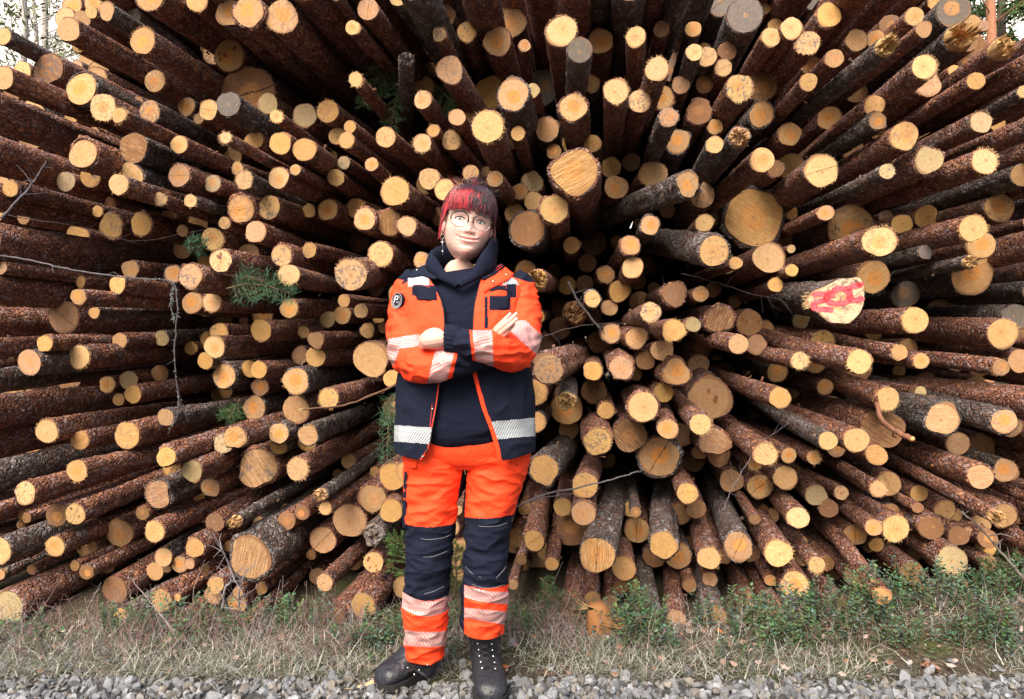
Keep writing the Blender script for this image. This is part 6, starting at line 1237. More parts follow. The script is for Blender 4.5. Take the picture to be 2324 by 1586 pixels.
# skull cap
capz=np.linspace(.1168,-.02,46); cph=np.linspace(-PI,PI,120,endpoint=False); V=[];Cc=[]
def hairline(ph):   # lowest z of the cap for an azimuth
    a=abs(ph); return np.interp(a,[0,.75,1.15,1.45,1.8,PI],[.050,.046,.030,.012,-.045,-.085])
for i in range(46):
    for p in cph:
        z=.1168+(hairline(p)-.1168)*(i/45); q=head_pt(p,z,.0075+.003*math.sin(min(1,i/30)*PI),bump=False); V.append(toW(q)); x=q[0]
        c=(tuple(k*.6 for k in RED2) if -.07<x<-.012 and z<.07 and q[1]<.0 else DRK if x<.05 else PLM); Cc.append((*[k*.75 for k in c],1))
hr.add(V,[(i*120+j,i*120+(j+1)%120,(i+1)*120+(j+1)%120,(i+1)*120+j) for i in range(45) for j in range(120)]+[tuple(range(120))[::-1]],np.array(Cc))
cap=part(hr,'hair',M_HAIR)
st=MB()
def strand(pts,r,col,n=3): tube(st,pts,r,n,col,caps=False,span=3)
for k in range(1250):     # over the skull and into the fringe
    ph=rng.uniform(-1.02,1.02) if k<700 else rng.uniform(-PI,PI); fr=abs(ph)<.98
    x0=math.sin(ph)*.074
    zend=(.0300+.0095*rng.normal()*.5+.0035*math.sin(ph*23+1)+.010*max(0,abs(ph)-.7)-(.004 if x0>.02 else 0)) if fr else hairline(ph)+rng.uniform(-.004,.02)
    P=[]
    for t in np.linspace(0,1,7):
        z=.1150+(zend-.1150)*t**1.25; pp=ph*(.55+.45*min(1,t*1.8)); o=.010+.006*math.sin(t*PI)+(.004 if fr else 0)+rng.normal(0,.0008)
        P.append(toW(head_pt(pp+rng.normal(0,.008),z,o,bump=False)))
    xx=x0+rng.normal(0,.004); cc=hair_col(xx,zend,ph); strand(P,[.0009]*5+[.0008,.0004],cc)
    if rng.random()<.95: strand([P[0]]+[p_+rng.normal(0,.0007,3)+(0,-.0012,0) for p_ in P[1:4]],[.0012,.0012,.0011,.0004],(.040,.022,.034,1))
for s,n_ in((-1,46),(1,80)):  # side locks
    for k in range(n_):
        a=rng.uniform(.98,1.22); y0=rng.uniform(-.012,.012); zl=-.010-rng.uniform(0,.062) if s<0 else -.035-rng.uniform(0,.062)
        P=[toW(head_pt(s*a*.7,.095,.012,False)),toW(head_pt(s*a,.055,.013,False)),toW(head_pt(s*(a+.12),.015,.012,False)),toW((s*(.084+rng.uniform(0,.007)),-.030+y0,-.02)),toW((s*(.083+rng.uniform(0,.006)+(.006 if s>0 else .004)),-.024+y0*1.4,(zl-.02)/2)),toW((s*(.082+rng.uniform(-.004,.012)),-.020+y0*1.5,zl))]
        c=(RED if rng.random()<.75 else (.12,.05,.07)) if s<0 else (PLM if rng.random()<.7 else (.16,.03,.04)); g=rng.uniform(.7,1.25); strand(P,[.0009,.0009,.0009,.0008,.0007,.0003],(*[q*g for q in c],1))
bc=np.array([.004,.024,.140])
for k in range(520):      # messy bun
    a=rng.uniform(0,2*PI); b=rng.uniform(-.9,.9); rr=rng.uniform(.024,.036); P=[]
    ax=rng.normal(0,1,3); ax/=np.linalg.norm(ax); e1=np.cross(ax,[.3,.4,.8]); e1/=np.linalg.norm(e1); e2=np.cross(ax,e1)
    L=rng.uniform(1.4,3.2)
    for t in np.linspace(0,L,7): P.append(toW(bc+(e1*math.cos(a+t)+e2*math.sin(a+t))*rr*np.array([1.05,1,.78])+ax*b*.008))
    c=DRK if rng.random()<.78 else (PLM if rng.random()<.6 else RED2); strand(P,.0009,(*[q*rng.uniform(.7,1.4) for q in c],1))
for k in range(150):      # flyaways, the pale ones coloured as if rim-lit
    ph=rng.uniform(-1.7,1.4); b0=head_pt(ph,rng.uniform(.088,.112),.013,False); d=np.array([math.sin(ph)*1.0-.1,-.15*rng.random(),.55])+rng.normal(0,.35,3); L=rng.uniform(.010,.034)
    c=RIMLIT if ph<-.1 and rng.random()<.65 else (RED if ph<0 else DRK); strand([toW(b0),toW(b0+d*L*.5+rng.normal(0,.003,3)),toW(b0+d*L+rng.normal(0,.006,3))],[.0004,.0003,.0002],(*c,1))
for k in range(60):
    b0=bc+rng.normal(0,1,3)*[.02,.02,.012]; d=rng.normal(0,1,3); d[2]=abs(d[2])+.2; d/=np.linalg.norm(d); strand([toW(b0),toW(b0+d*.026),toW(b0+d*.045+rng.normal(0,.008,3))],[.0006,.0004,.0002],(*(RIMLIT if rng.random()<.3 else DRK),1))
so=st.build('strands',M_HAIR,smooth=True); so.parent=cap; so.location=-Vector(person_at)-cap.location
bn=MB(); V=[];n=16
for i in range(9):
    a=PI*i/8
    for j in range(n): V.append(toW(bc+np.array([math.sin(a)*math.cos(2*PI*j/n)*.024,math.sin(a)*math.sin(2*PI*j/n)*.022,math.cos(a)*.019])))
bn.add(V,[(i*n+j,i*n+(j+1)%n,(i+1)*n+(j+1)%n,(i+1)*n+j) for i in range(8) for j in range(n)],(*DRK,1)); bo=bn.build('bun',M_HAIR); bo.parent=cap; bo.location=-Vector(person_at)-cap.location
# ---- clothes
def sec(pl,pr,py,y,ry):      # section from the silhouette's two picture columns
    a,b=W(pl,py,y),W(pr,py,y); return [(a.x+b.x)/2,y,CAM_H-(py-CY)*(y-ry)/FPX,(b.x-a.x)/2,ry]
# hooded sweatshirt
hs=MB()
def hoodmat(v,t,c): return 1 if PX(c)[1]>988 else 0
loft(hs,[sec(985,1110,612,2.20,.050),sec(950,1150,628,2.20,.075),sec(930,1175,655,2.20,.100),sec(925,1178,700,2.20,.120),sec(930,1180,780,2.20,.128),sec(928,1185,860,2.20,.140),sec(930,1190,930,2.20,.152),sec(932,1192,975,2.20,.152),sec(945,1182,998,2.20,.138),sec(955,1175,1012,2.20,.118)],nu=120,sub=14,expo=2.35,fold=.006,fseed=3,foldscale=8)
loop=[WP(1040,645,2.068),WP(1010,629,2.085),WP(983,606,2.125),WP(979,594,2.19),WP(1000,583,2.27),WP(1052,575,2.30),WP(1105,568,2.27),WP(1118,572,2.19),WP(1106,592,2.115),WP(1075,625,2.08),WP(1040,646,2.066)]
def hoodtube(mb,P,rx,ry,n=22):
    Q=crom(np.array([list(p)+[a,b] for p,a,b in zip(P,rx,ry)]),8); k=len(Q); T=np.gradient(Q[:,:3],axis=0); V=[]; ctr=np.array([-.152,2.19,0])
    for i in range(k):
        t=T[i]/np.linalg.norm(T[i]); rad=Q[i,:3]-ctr; rad[2]=0; rad/=np.linalg.norm(rad); rad=rad-t*np.dot(rad,t); rad/=np.linalg.norm(rad)+1e-9; w=np.cross(t,rad); th=np.linspace(0,2*PI,n,endpoint=False)
        for q in th:
            p=Q[i,:3]+rad*math.cos(q)*Q[i,3]+w*math.sin(q)*Q[i,4]; h=mnoise.noise(Vector(p*14))*.006; V.append(p+(rad*math.cos(q)+w*math.sin(q))*h)
    mb.add(V,[(i*n+j,i*n+(j+1)%n,(i+1)*n+(j+1)%n,(i+1)*n+j) for i in range(k-1) for j in range(n)])
hoodtube(hs,loop,[.009,.014,.017,.017,.024,.032,.026,.015,.014,.013,.009],[.010,.015,.024,.032,.038,.042,.044,.050,.034,.017,.010])
hood=part(hs,'hoodie',M_HOOD)
cord=MB(); tube(cord,[WP(1032,641,2.062),WP(1040,645,2.058),WP(1047,641,2.062)],.0022,6,span=3); part(cord,'hood_seam',M_NAVY)
hem=MB(); loft(hem,[sec(958,1172,988,2.20,.139),sec(958,1174,1000,2.20,.133),sec(965,1168,1011,2.20,.119)],nu=90,sub=4,expo=2.35,cap0=False,cap1=False); part(hem,'waistband',M_NAVY)
# jacket: open shell with its front edges cut where the photo shows them
LE=[(600,968),(628,972),(649,987),(679,1001),(704,1008),(750,1010),(865,999),(919,992),(976,981),(1017,974),(1035,962),(1047,952)]
RE=[(600,1100),(624,1092),(667,1081),(697,1074),(742,1072),(851,1073),(922,1092),(976,1112),(1017,1124),(1045,1129)]
JS=[(606,975,1118,.062),(620,945,1150,.085),(636,915,1185,.105),(665,910,1191,.122),(720,912,1190,.140),(790,908,1197,.150),(860,906,1206,.160),(930,905,1210,.166),(985,903,1213,.165),(1043,901,1212,.160)]
JS=crom([(a,b,c,d) for a,b,c,d in JS],36); nu=380; ex=2.5; V=[];UV=[];rows=len(JS)
def jedge(px,py,cx,rx,ry):
    # angle on the front of the section whose picture column is px
    lo,hi=0.0,PI
    for _ in range(30):
        m=(lo+hi)/2; X=cx+rx*np.sign(math.cos(m))*abs(math.cos(m))**(2/ex); Y=YB-ry*abs(math.sin(m))**(2/ex); q=CX+X*FPX/Y
        if q>px: lo=m
        else: hi=m
    return (lo+hi)/2
for i,(py,l,r_,ry) in enumerate(JS):
    a,b=W(l,py,YB),W(r_,py,YB); cx=(a.x+b.x)/2; rx=(b.x-a.x)/2
    eL=jedge(np.interp(py,*zip(*LE)),py,cx,rx,ry); eR=jedge(np.interp(py,*zip(*RE)),py,cx,rx,ry)
    _q=np.linspace(-1,1,nu); _q=np.sign(_q)*(1-(1-np.abs(_q))**1.5); th=eR+(eL-2*PI-eR)*(_q+1)/2       # from the viewer's-right edge, round the back, to the viewer's-left edge
    hemlift=0
    for t in th:
        c,s=math.cos(t),math.sin(t); X=cx+rx*np.sign(c)*abs(c)**(2/ex); Y=YB-ry*np.sign(s)*abs(s)**(2/ex); Z=CAM_H-(py-CY)*(YB-ry*.9)/FPX
        if py>1000: Z+= (py-1000)/43*.018*max(0,(abs(X-cx)/rx-.6))*2
        q=Vector((X*8,Y*8,Z*7)); h=mnoise.noise(q)+.5*mnoise.noise(q*2.3); h=-abs(h)*1.5+.5; amp=.0095*min(1,abs(t-th[0])*4,abs(t-th[-1])*4+.0)
        n=Vector((c/rx,-s/ry,0)).normalized(); V.append((X+n.x*h*amp,Y+n.y*h*amp,Z)); UV.append((t*rx,Z))
V=np.array(V)
def jmat(c,front,j):
    px,py=PX(c); 
    lx=np.interp(py,*zip(*LE)); rx_=np.interp(py,*zip(*RE))
    if front:
        if px<1040:
            if py>846:
                top=965+(px-903)*.06; 
                if top<py<top+37: return 3
                if px>lx-3.2: return 5
                return 1
            if px>lx-2.4 and py<847: return 1
            if 927<px<972+(py-624)*.1 and 622<py<651 and py>618+(px-925)*.18+(0): return 3
            if 936<px<991 and 645+ (px-939)*.10<py<672+(px-939)*.14: return 1
            if px<931 and py<638+(931-px)*.5: return 1
            return 0
        else:
            if py>833:
                if px<rx_+9: return 0
                top=956-(px-1112)*.085
                if top<py<top+42: return 3
                return 1
            if px<rx_+2.4: return 1
            if 1110<px<1157 and 672<py<704+(px-1110)*.0: return 1
            if 1099<px<1106.5 and 675<py<745: return 1
            if 1108<px<1163 and 649<py<653.5: return 1
            if 1148<px<1170 and 646<py<676: return 1
            if 1140<px<1182 and py<648-(1182-px)*.0 and py>607: return 3
            if px>1178 and py<634: return 1
            return 0
    return 1 if py>838 or py<640 else 0
F=[];M=[]
for i in range(rows-1):
    for j in range(nu-1):
        a_,b_,c_,d_=i*nu+j,i*nu+j+1,(i+1)*nu+j+1,(i+1)*nu+j; ctr=(V[a_]+V[b_]+V[c_]+V[d_])/4; F.append((a_,b_,c_,d_)); M.append({0:0,1:1,3:2,5:0}[jmat(ctr,ctr[1]<YB,j)])
jb=MB(); jb.add(V,F,None,np.array(UV),M); jacket=part(jb,'jacket',[M_ORANGE,M_NAVY,M_TAPEN])
sm=jacket.modifiers.new('thickness','SOLIDIFY'); sm.thickness=.004; sm.offset=-1; 
def edge_strip(name,pts,y0,wd,m,lift=.006):
    mb=MB(); P=[np.array(W(px,py,yy)) for px,py,yy in pts]; tube(mb,P,wd,6,span=4); return part(mb,name,m)
def jy(px,py):  # front surface depth of the jacket at a picture point
    i=min(range(rows),key=lambda k:abs(JS[k][0]-py)); _,l,r_,ry=JS[i]; a,b=W(l,py,YB),W(r_,py,YB); cx=(a.x+b.x)/2; rx=(b.x-a.x)/2; X=W(px,py,YB-ry).x; q=min(.99,abs((X-cx)/rx)); return YB-ry*(1-q**ex)**(1/ex)
edge_strip('zip',[(np.interp(py,*zip(*LE))-1,py,jy(np.interp(py,*zip(*LE)),py)-.003) for py in (640,680,720,760,870,920,970,1010,1030)],0,.0022,M_SOLE)
edge_strip('zip',[(np.interp(py,*zip(*RE))+1,py,jy(np.interp(py,*zip(*RE)),py)-.003) for py in (640,680,720,760)],0,.0022,M_SOLE)
def panel(name,outline,off,m,thick=.004,parent=None,label=None,yf=jy,cut=None,uvs=1):
    """a sewn-on patch following the cloth under it; outline in picture points"""
    bm=bmesh.new(); vs=[bm.verts.new((x,y,0)) for x,y in outline]; bm.faces.new(vs); bmesh.ops.triangulate(bm,faces=bm.faces[:]); bmesh.ops.subdivide_edges(bm,edges=bm.edges[:],cuts=3,use_grid_fill=True)
    for v in bm.verts:
        px,py=v.co.x,v.co.y; v.co=W(px,py,yf(px,py)-off)
    mb=MB(); bm.verts.index_update(); VV=np.array([v.co[:] for v in bm.verts]); FF=[tuple(v.index for v in f.verts) for f in bm.faces]; bm.free()
    mb.add(VV,FF,None,np.stack([VV[:,0],VV[:,2]],1)); o=part(mb,name,m,label,parent=parent); s=o.modifiers.new('t','SOLIDIFY'); s.thickness=thick; s.offset=0; return o
panel('collar',[(921,628),(934,613),(966,601),(984,618),(992,633),(985,634),(958,625),(935,629)],.012,M_NAVY,.005)
panel('collar',[(1092,623),(1100,612),(1118,604),(1139,598),(1144,604),(1124,622),(1100,635),(1093,632)],.014,M_NAVY,.005)
panel('collar_flap',[(1100,637),(1124,624),(1146,606),(1166,622),(1150,638),(1120,652),(1098,664)],.010,M_ORANGE,.004)
for q in ((1148,623),(1118,639)): mbq=MB(); tube(mbq,[W(q[0],q[1],jy(*q)-.017),W(q[0],q[1],jy(*q)-.020)],.0030,10); part(mbq,'snap',M_METAL)
for q in ((946,613),(981,928),(959,1036)): mbq=MB(); tube(mbq,[W(q[0],q[1],jy(*q)-.015 if q[1]<700 else jy(*q)-.003),W(q[0],q[1],jy(*q)-.019 if q[1]<700 else jy(*q)-.0065)],.0034,10); part(mbq,'snap',M_METAL)
panel('chest_flap',[(1109,655),(1122,650),(1143,651),(1158,660),(1160,669),(1150,660),(1130,657),(1112,662)],.008,M_NAVY)
panel('chest_pocket',[(1110,672),(1157,672),(1156,704),(1111,703)],.006,M_NAVY)
panel('shoulder_flap',[(937,647),(982,648),(991,668),(991,682),(972,673),(946,680)],.006,M_NAVY)
def stitch(name,pts,m,r=.0009,yf=jy,off=.004):
    mb=MB(); tube(mb,[W(px,py,yf(px,py)-off) for px,py in pts],r,5,span=3); return part(mb,name,m)
stitch('stitching',[(1105,622),(1122,610),(1138,600)],M_RSTITCH,off=.018); stitch('stitching',[(1108,626),(1125,614),(1141,603)],M_RSTITCH,off=.018)
stitch('stitching',[(940,647),(955,646),(975,652)],M_RSTITCH,off=.008)
stitch('stitching',[(983,868),(980,920),(975,970),(969,1010)],M_RSTITCH,.0007)
# sleeves
def sleeve(path,mats,zone,seed,fold=.0095):
    mb=MB(); loft(mb,[[*WP(px,py,y),a,b] for px,py,y,a,b in path],nu=150,sub=34,expo=2.05,fold=fold,fseed=seed,foldscale=10,matf=zone,cap0=False); return mb
def zA(v,t,c):
    px,py=PX(c)
    if px<972 and py<790:
        top=757+(955-px)*.16; 
        if py>top and py<top+27: return 2
    if px<908 and 784<py<828-(908-px)*0: return 2 if px<907-(py-790)*.35 else 0
    if 980-(py-825)*.25<px<1024-(py-825)*.25 and py>770: return 2
    if px>=1033-(py-825)*.22: return 1
    if py<632+(px-900)*.25 and px>0 and py<640: return 1
    return 0
sA=part(sleeve([(953,642,2.20,.048,.060),(938,655,2.20,.060,.068),(928,700,2.185,.065,.072),(925,758,2.155,.066,.070),(934,810,2.085,.064,.066),(975,828,2.01,.058,.054),(1015,825,1.985,.052,.046),(1050,817,1.99,.046,.040),(1088,817,2.02,.038,.034),(1110,818,2.06,.026,.026)],None,zA,11),'sleeve',[M_ORANGE,M_NAVY,M_TAPEO]) 
def zB(v,t,c):
    px,py=PX(c)
    if py<641-(1200-px)*.35 and py<640: return 1
    a=(px-1205)*.80+(py-765)*.6
    if px>1150 and py>727 and abs((px-1150)*.55-(py-727)*.62-6)<17 and py<806: return 2
    if 1076+(py-790)*.10<px<1118+(py-790)*.05 and py>735: return 2
    if px<=1069+(py-790)*.10: return 1
    return 0
sB=part(sleeve([(1155,640,2.20,.048,.060),(1171,655,2.20,.060,.068),(1181,700,2.185,.064,.070),(1182,750,2.14,.066,.068),(1163,795,2.055,.064,.062),(1125,792,1.985,.058,.052),(1092,784,1.955,.054,.046),(1062,779,1.945,.050,.040),(1038,771,1.95,.041,.036)],None,zB,23),'sleeve',[M_ORANGE,M_NAVY,M_TAPEO])
# elasticated cuff with gathered ridges
cf=MB(); n=72; V=[]
for i,(px,py,y,r_) in enumerate([(1043,773,1.952,.0375),(1036,771,1.952,.0405),(1028,769,1.954,.0415),(1018,768,1.956,.0415),(1010,768,1.957,.0405),(1008,768,1.957,.036),(1010,768,1.957,.030)]):
    c=WP(px,py,y)
    for j in range(n):
        t=2*PI*j/n; rr=r_*(1+.035*math.sin(j*2*PI*18/n+i*.3)); V.append(c+np.array([.0015*math.sin(j*1.7),math.cos(t)*rr*.8,math.sin(t)*rr]))
cf.add(V,[(i*n+j,(i+1)*n+j,(i+1)*n+(j+1)%n,i*n+(j+1)%n) for i in range(6) for j in range(n)]); part(cf,'cuff',M_NAVY)
# badge on the sleeve
bc_=WP(901.5,682.5,2.112); bdg=MB(); N_=Vector((-.52,-.85,.05)).normalized(); U_=Vector((0,0,1)).cross(N_)*-1; U_=N_.cross(Vector((0,0,1))).normalized()*-1; Wv=N_.cross(U_)*-1
U_=Vector((0,0,1)).cross(N_).normalized(); Wv=N_.cross(U_).normalized()
ang=R(-14); U2=U_*math.cos(ang)+Wv*math.sin(ang); W2=Wv*math.cos(ang)-U_*math.sin(ang)
def bpt(a,b,h=0): return Vector(bc_)+U2*a+W2*b+N_*h
n=40; a_,b_=.0225,.0265
bdg.add([bpt(0,0,.003)]+[bpt(a_*math.cos(2*PI*i/n),b_*math.sin(2*PI*i/n),.0025) for i in range(n)]+[bpt(a_*math.cos(2*PI*i/n),b_*math.sin(2*PI*i/n),-.010) for i in range(n)],[(0,1+i,1+(i+1)%n) for i in range(n)]+[(1+i,1+n+i,1+n+(i+1)%n,1+(i+1)%n) for i in range(n)])
badge=part(bdg,'badge',M_NAVY,'round dark badge with a big letter P on the sleeve',smooth=False)
M_BADGE=flat_mat('badge_thread',(.55,.55,.58),.7)
rg=MB()
for k,w_ in ((.93,.0005),(.66,.0005)): tube(rg,[bpt(a_*k*math.cos(t),b_*k*math.sin(t),.0034) for t in np.linspace(0,2*PI,33)],w_,4)
def text_mesh(txt,size,place):
    cu=bpy.data.curves.new('t','FONT'); cu.body=txt; cu.size=size; cu.align_x='CENTER'; ob=bpy.data.objects.new('t',cu); C.objects.link(ob); dg=bpy.context.evaluated_depsgraph_get(); dg.update(); me=ob.evaluated_get(dg).to_mesh()
    V=[place(v.co.x,v.co.y) for v in me.vertices]; F=[tuple(p.vertices) for p in me.polygons]; ob.evaluated_get(dg).to_mesh_clear(); bpy.data.objects.remove(ob); return V,F
V,F=text_mesh('P',.034,lambda x,y:bpt(x*1.05-.004,y-.008,.0038)); rg.add(V,F)
V,F=text_mesh('IST',.0085,lambda x,y:bpt(x+.0055,y-.0072,.0038)); rg.add(V,F)
word='STEN WORKWEAR'
for i,ch in enumerate(word):
    t=-PI/2+(i-(len(word)-1)/2)*.235; 
    if ch==' ': continue
    V,F=text_mesh(ch,.0062,lambda x,y,t=t:bpt(a_*.80*math.cos(t)-x*math.sin(t)-(y-.002)*math.cos(t),b_*.80*math.sin(t)+x*math.cos(t)-(y-.002)*math.sin(t),.0038)); rg.add(V,F)
lt=rg.build('badge_lettering',M_BADGE,smooth=False); lt.parent=badge; lt.location=-Vector(person_at)-badge.location
# trousers
def ty(px,py,r0=.085):
    L_=px<1055; cx=np.interp(py,[1040,1200,1360,1500],[985,977,970,964] if L_ else [1122,1106,1100,1095]); hw=np.interp(py,[1040,1200,1360,1500],[74,57,50,44] if L_ else [70,54,50,46]); q=min(.98,abs(px-cx)/hw); ry=np.interp(py,[1040,1200,1360,1500],[.118,.090,.078,.072]); return 2.21-ry*(1-q**2.2)**(1/2.2)
def zl(v,t,c):
    px,py=PX(c); s=(abs(px-972)/50)**2
    if c[1]>2.26: return 1 if 1190<py<1370 else 0
    if px>1040+ (py-1045)*-.02 and 1050<py<1200 and px>np.interp(py,[1040,1080,1120,1200],[1058,1047,1040,1031]): return 1
    if 1196-6*s<py<1364-16*s: return 1
    if px>np.interp(py,[1190,1370],[1024,1012]) and 1190<py<1290: return 1
    if 1367-24*s<py<1399-16*s+((px-972)*-.05): return 2
    if 1434-4*s<py<1468-4*s: return 2
    return 0
def zr(v,t,c):
    px,py=PX(c); s=(abs(px-1102)/50)**2
    if c[1]>2.26: return 1 if 1165<py<1340 else 0
    if px<np.interp(py,[1040,1070,1120,1180],[1066,1060,1057,1053]): return 1
    tp=1176-5*s+(px-1100)*-.02
    if tp<py<1335-9*s: return 1
    k=(px-1100)*.16
    if 1340+k-6*s<py<1366+k-4*s: return 2
    if 1383+k*.6<py<1410+k: return 2
    return 0
tb=MB()
loft(tb,[sec(925,1195,965,2.21,.120),sec(918,1202,1000,2.21,.128),sec(914,1205,1030,2.21,.126),sec(917,1200,1052,2.21,.112),sec(935,1180,1066,2.21,.085)],nu=96,sub=8,expo=2.6,fold=.003,fseed=5,matf=lambda v,t,c:0)
loft(tb,[sec(918,1060,1015,2.21,.118),sec(916,1060,1060,2.21,.112),sec(918,1050,1110,2.21,.102),sec(919,1040,1160,2.21,.094),sec(920,1033,1200,2.21,.090),sec(921,1028,1250,2.21,.086),sec(921,1022,1300,2.21,.082),sec(920,1018,1345,2.22,.080),sec(916,1018,1370,2.23,.082),sec(914,1016,1410,2.24,.080),sec(916,1014,1450,2.25,.075),sec(919,1010,1480,2.26,.072),sec(922,1006,1502,2.265,.070)],nu=170,sub=26,expo=2.15,fold=.010,fseed=8,matf=zl,cap1=False,foldscale=9)
loft(tb,[sec(1050,1204,1015,2.21,.118),sec(1054,1200,1055,2.21,.112),sec(1056,1186,1100,2.21,.100),sec(1055,1170,1150,2.21,.092),sec(1053,1160,1195,2.21,.088),sec(1052,1153,1250,2.21,.084),sec(1052,1149,1300,2.21,.080),sec(1050,1151,1335,2.22,.082),sec(1047,1153,1360,2.23,.086),sec(1048,1149,1395,2.245,.082),sec(1046,1146,1420,2.25,.080),sec(1044,1143,1442,2.255,.078)],nu=170,sub=26,expo=2.15,fold=.010,fseed=14,matf=zr,cap1=False,foldscale=9)
tro=part(tb,'trousers',[M_ORANGE,M_NAVY,M_TAPEO])
panel('pocket_flap',[(912,1036),(948,1042),(944,1062),(936,1064),(918,1058)],.010,M_ORANGE,yf=ty,parent=tro)
panel('pocket_flap',[(1150,1036),(1201,1030),(1199,1042),(1156,1050)],.010,M_ORANGE,yf=ty,parent=tro)
panel('pocket_opening',[(1169,1056),(1176,1049),(1191,1044),(1190,1054),(1172,1062)],.006,M_NAVY,yf=ty,parent=tro)
panel('pocket_flap',[(1172,1072),(1191,1062),(1190,1084),(1181,1094),(1177,1090)],.010,M_ORANGE,yf=ty,parent=tro)
panel('side_loop',[(918,1070),(922,1070),(921,1200),(913,1205),(914,1150)],.010,M_NAVY,yf=ty,parent=tro)
def tst(pts,m=M_STITCH,r=.0005): 
    o=stitch('stitching',pts,m,r,yf=ty,off=.0015); return o
for pts in ([(925,1212),(965,1224),(1005,1220),(1024,1212)],[(1056,1184),(1090,1194),(1125,1194),(1150,1186)],[(960,1264),(985,1262),(1015,1250)],[(962,1348),(985,1341),(1008,1330)],[(923,1330),(932,1342)],[(923,1246),(928,1254)],[(1058,1208),(1075,1220),(1092,1228)],[(1056,1286),(1070,1300),(1092,1310)],[(1125,1312),(1140,1296),(1148,1286)],[(923,1350),(950,1362),(985,1364),(1012,1352)],[(1056,1318),(1085,1331),(1115,1334),(1145,1326)]): tst(pts)
tst([(1060,1030),(1062,1048),(1058,1060)],M_RSTITCH,.0012); tst([(1185,1100),(1172,1140),(1160,1170)],M_RSTITCH,.0008); tst([(1130,1165),(1145,1168),(1160,1166)],M_RSTITCH,.0008)
# boots
def boot(name,heel,toe,zbase,shaft,label,seed):
    """foot from heel to toe on the ground, then the laced shaft; shaft rows (px,py,y,rx,ry)"""
    mb,so=MB(),MB(); h=np.array(heel,float); t=np.array(toe,float); d=(t-h); L=np.linalg.norm(d); d/=L; s=np.cross(d,[0,0,1.]); s/=np.linalg.norm(s); n=26; V=[];VS=[]
    prof=[(.0,.026,.055,.0),(.03,.034,.085,0),(.10,.038,.105,0),(.24,.040,.118,0),(.38,.043,.110,0),(.52,.047,.090,0),(.66,.050,.072,0),(.80,.049,.064,0),(.90,.043,.057,0),(.965,.031,.046,0),(1.0,.012,.030,0)]
    prof=crom(prof,4)
    for u,w,hh,_ in prof:
        c=h+d*L*u; w*=1.10; hh*=1.14
        for j in range(n):
            a=2*PI*j/n; x=math.cos(a); z=math.sin(a); zz=.014+(hh-.014)*(.5+.5*np.sign(z)*abs(z)**.75); wx=w*np.sign(x)*abs(x)**(.75)*(1-.32*max(0,z)*(1 if u<.6 else .5)); V.append(c+s*wx+np.array([0,0,zbase+zz]))
    k=len(prof); mb.add(V,[(i*n+j,(i+1)*n+j,(i+1)*n+(j+1)%n,i*n+(j+1)%n) for i in range(k-1) for j in range(n)]+[tuple(range(n)),tuple((k-1)*n+j for j in range(n))[::-1]])
    m_=40; o1=[];
    for i in range(m_):
        a=2*PI*i/m_; u=.5-.5*math.cos(a); w=np.interp(u,[0,.03,.1,.25,.4,.55,.7,.85,.95,1],[.012,.028,.038,.041,.041,.047,.052,.050,.036,.014])*1.10*(1 if math.sin(a)>0 else -1); o1.append(h+d*(L*u*1.03-.004)+s*w*1.04)
    VS=[q+np.array([0,0,zbase+z_]) for z_ in (0.0,.008,.016,.024) for q in o1]
    so.add(VS,[(i*m_+j,i*m_+(j+1)%m_,(i+1)*m_+(j+1)%m_,(i+1)*m_+j) for i in range(3) for j in range(m_)]+[tuple(3*m_+j for j in range(m_)),tuple(range(m_))[::-1]])
    loft(mb,[[*WP(px,py,y),a,b] for px,py,y,a,b in shaft],nu=40,sub=6,expo=2.1,fold=.003,fseed=seed,foldscale=14)
    bo=part(mb,name,M_BLACK,label); s_=so.build('sole',M_SOLE,smooth=False); s_.parent=bo; s_.location=-Vector(person_at)-bo.location
    return bo
zb=gz(-.12,2.25)+.006
def lace(bo,pts):
    mb=MB(); tube(mb,[W(*q) for q in pts],.0021,6,span=3); o=mb.build('lace',M_SOLE); o.parent=bo; o.location=-Vector(person_at)-bo.location
def eyelets(bo,pts):
    mb=MB()
    for q in pts: p=W(*q); tube(mb,[p,p+Vector((0,-.003,0))],.0032,8)
    o=mb.build('eyelets',M_METAL); o.parent=bo; o.location=-Vector(person_at)-bo.location
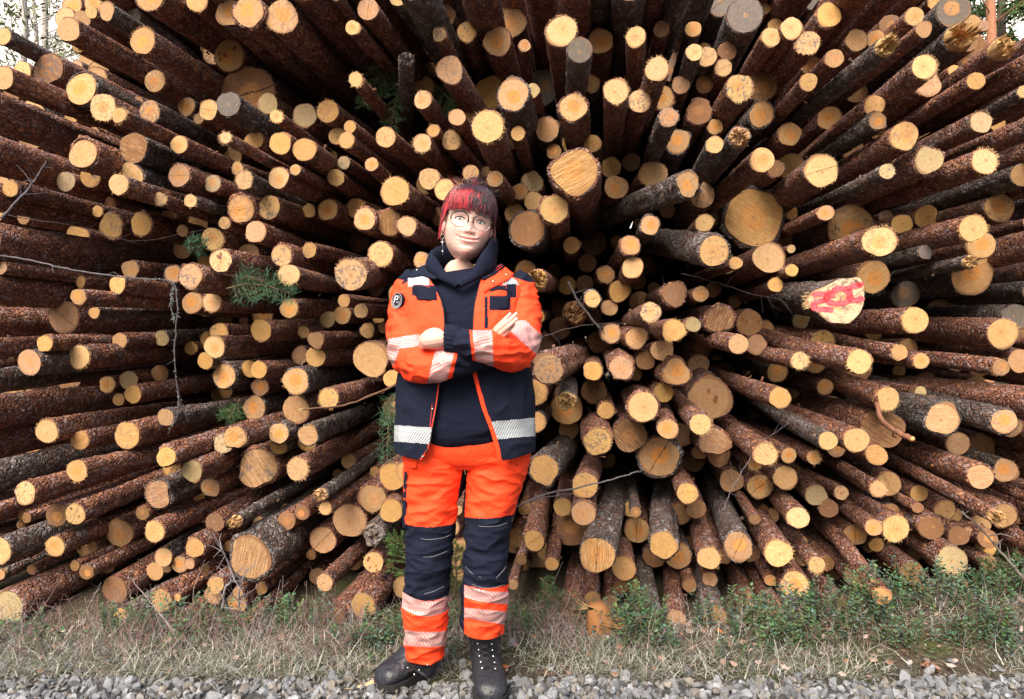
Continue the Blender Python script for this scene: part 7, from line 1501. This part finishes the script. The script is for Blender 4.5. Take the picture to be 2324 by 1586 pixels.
# foot turned outward (viewer's left)
hL=WP(972,1500,2.345); hL[2]=0; tL=WP(858,1500,2.205); tL[2]=0
bL=boot('boot',(hL[0],hL[1],0),(tL[0],tL[1],0),zb,[(972,1450,2.27,.046,.052),(970,1485,2.285,.044,.054),(964,1510,2.29,.042,.056),(958,1524,2.285,.040,.055)],'dark work boot turned outward with its toe at the gravel',5)
for i in range(5):
    a=i/4; lace(bL,[(968-34*a,1503+13*a,2.225-.035*a),(956-34*a,1512+15*a,2.208-.035*a),(940-34*a,1503+20*a,2.218-.035*a)]) if i<4 else None
lace(bL,[(968,1512,2.221),(950,1505,2.215),(930,1520,2.135),(914,1531,2.12)]); eyelets(bL,[(951,1520,2.205),(940,1530,2.135),(970,1508,2.17),(925,1515,2.195)])
# foot pointing at the camera (viewer's right)
hR=WP(1096,1500,2.37); tR=WP(1119,1500,2.095)
bR=boot('boot',(hR[0],hR[1],0),(tR[0],tR[1],0),zb,[(1098,1408,2.255,.062,.062),(1100,1436,2.270,.058,.060),(1101,1464,2.278,.053,.058),(1103,1492,2.280,.052,.062),(1106,1512,2.275,.050,.066)],'dark laced work boot pointing at the camera under the rucked trouser leg',9)
rowsL=[(1075,1433,1125,1433),(1074,1446,1126,1447),(1076,1460,1124,1461),(1078,1474,1125,1475),(1080,1488,1127,1489),(1083,1502,1130,1503),(1086,1516,1132,1517)]
yl=lambda py:np.interp(py,[1430,1470,1500,1520],[2.198,2.212,2.200,2.165])
for i in range(6):
    a,b,c,e=rowsL[i]; a2,b2,c2,e2=rowsL[i+1]; lace(bR,[(a+9,b,yl(b)+.004),((a+c2)/2,(b+e2)/2,yl(b)-.010),(c2-9,e2,yl(e2)+.004)]); lace(bR,[(c-9,e,yl(e)+.004),((c+a2)/2,(e+b2)/2,yl(b)-.012),(a2+9,b2,yl(b2)+.004)])
eyelets(bR,[(r_[0]+8,r_[1],yl(r_[1])+.004) for r_ in rowsL]+[(r_[2]-8,r_[3],yl(r_[3])+.004) for r_ in rowsL])
lace(bR,[(1098,1432,2.200),(1080,1422,2.195),(1066,1436,2.205),(1080,1445,2.200),(1098,1433,2.198)]); lace(bR,[(1100,1432,2.200),(1118,1424,2.195),(1134,1440,2.205),(1138,1458,2.210),(1130,1470,2.210)]); lace(bR,[(1096,1434,2.200),(1078,1450,2.205),(1066,1470,2.215),(1062,1482,2.220)])
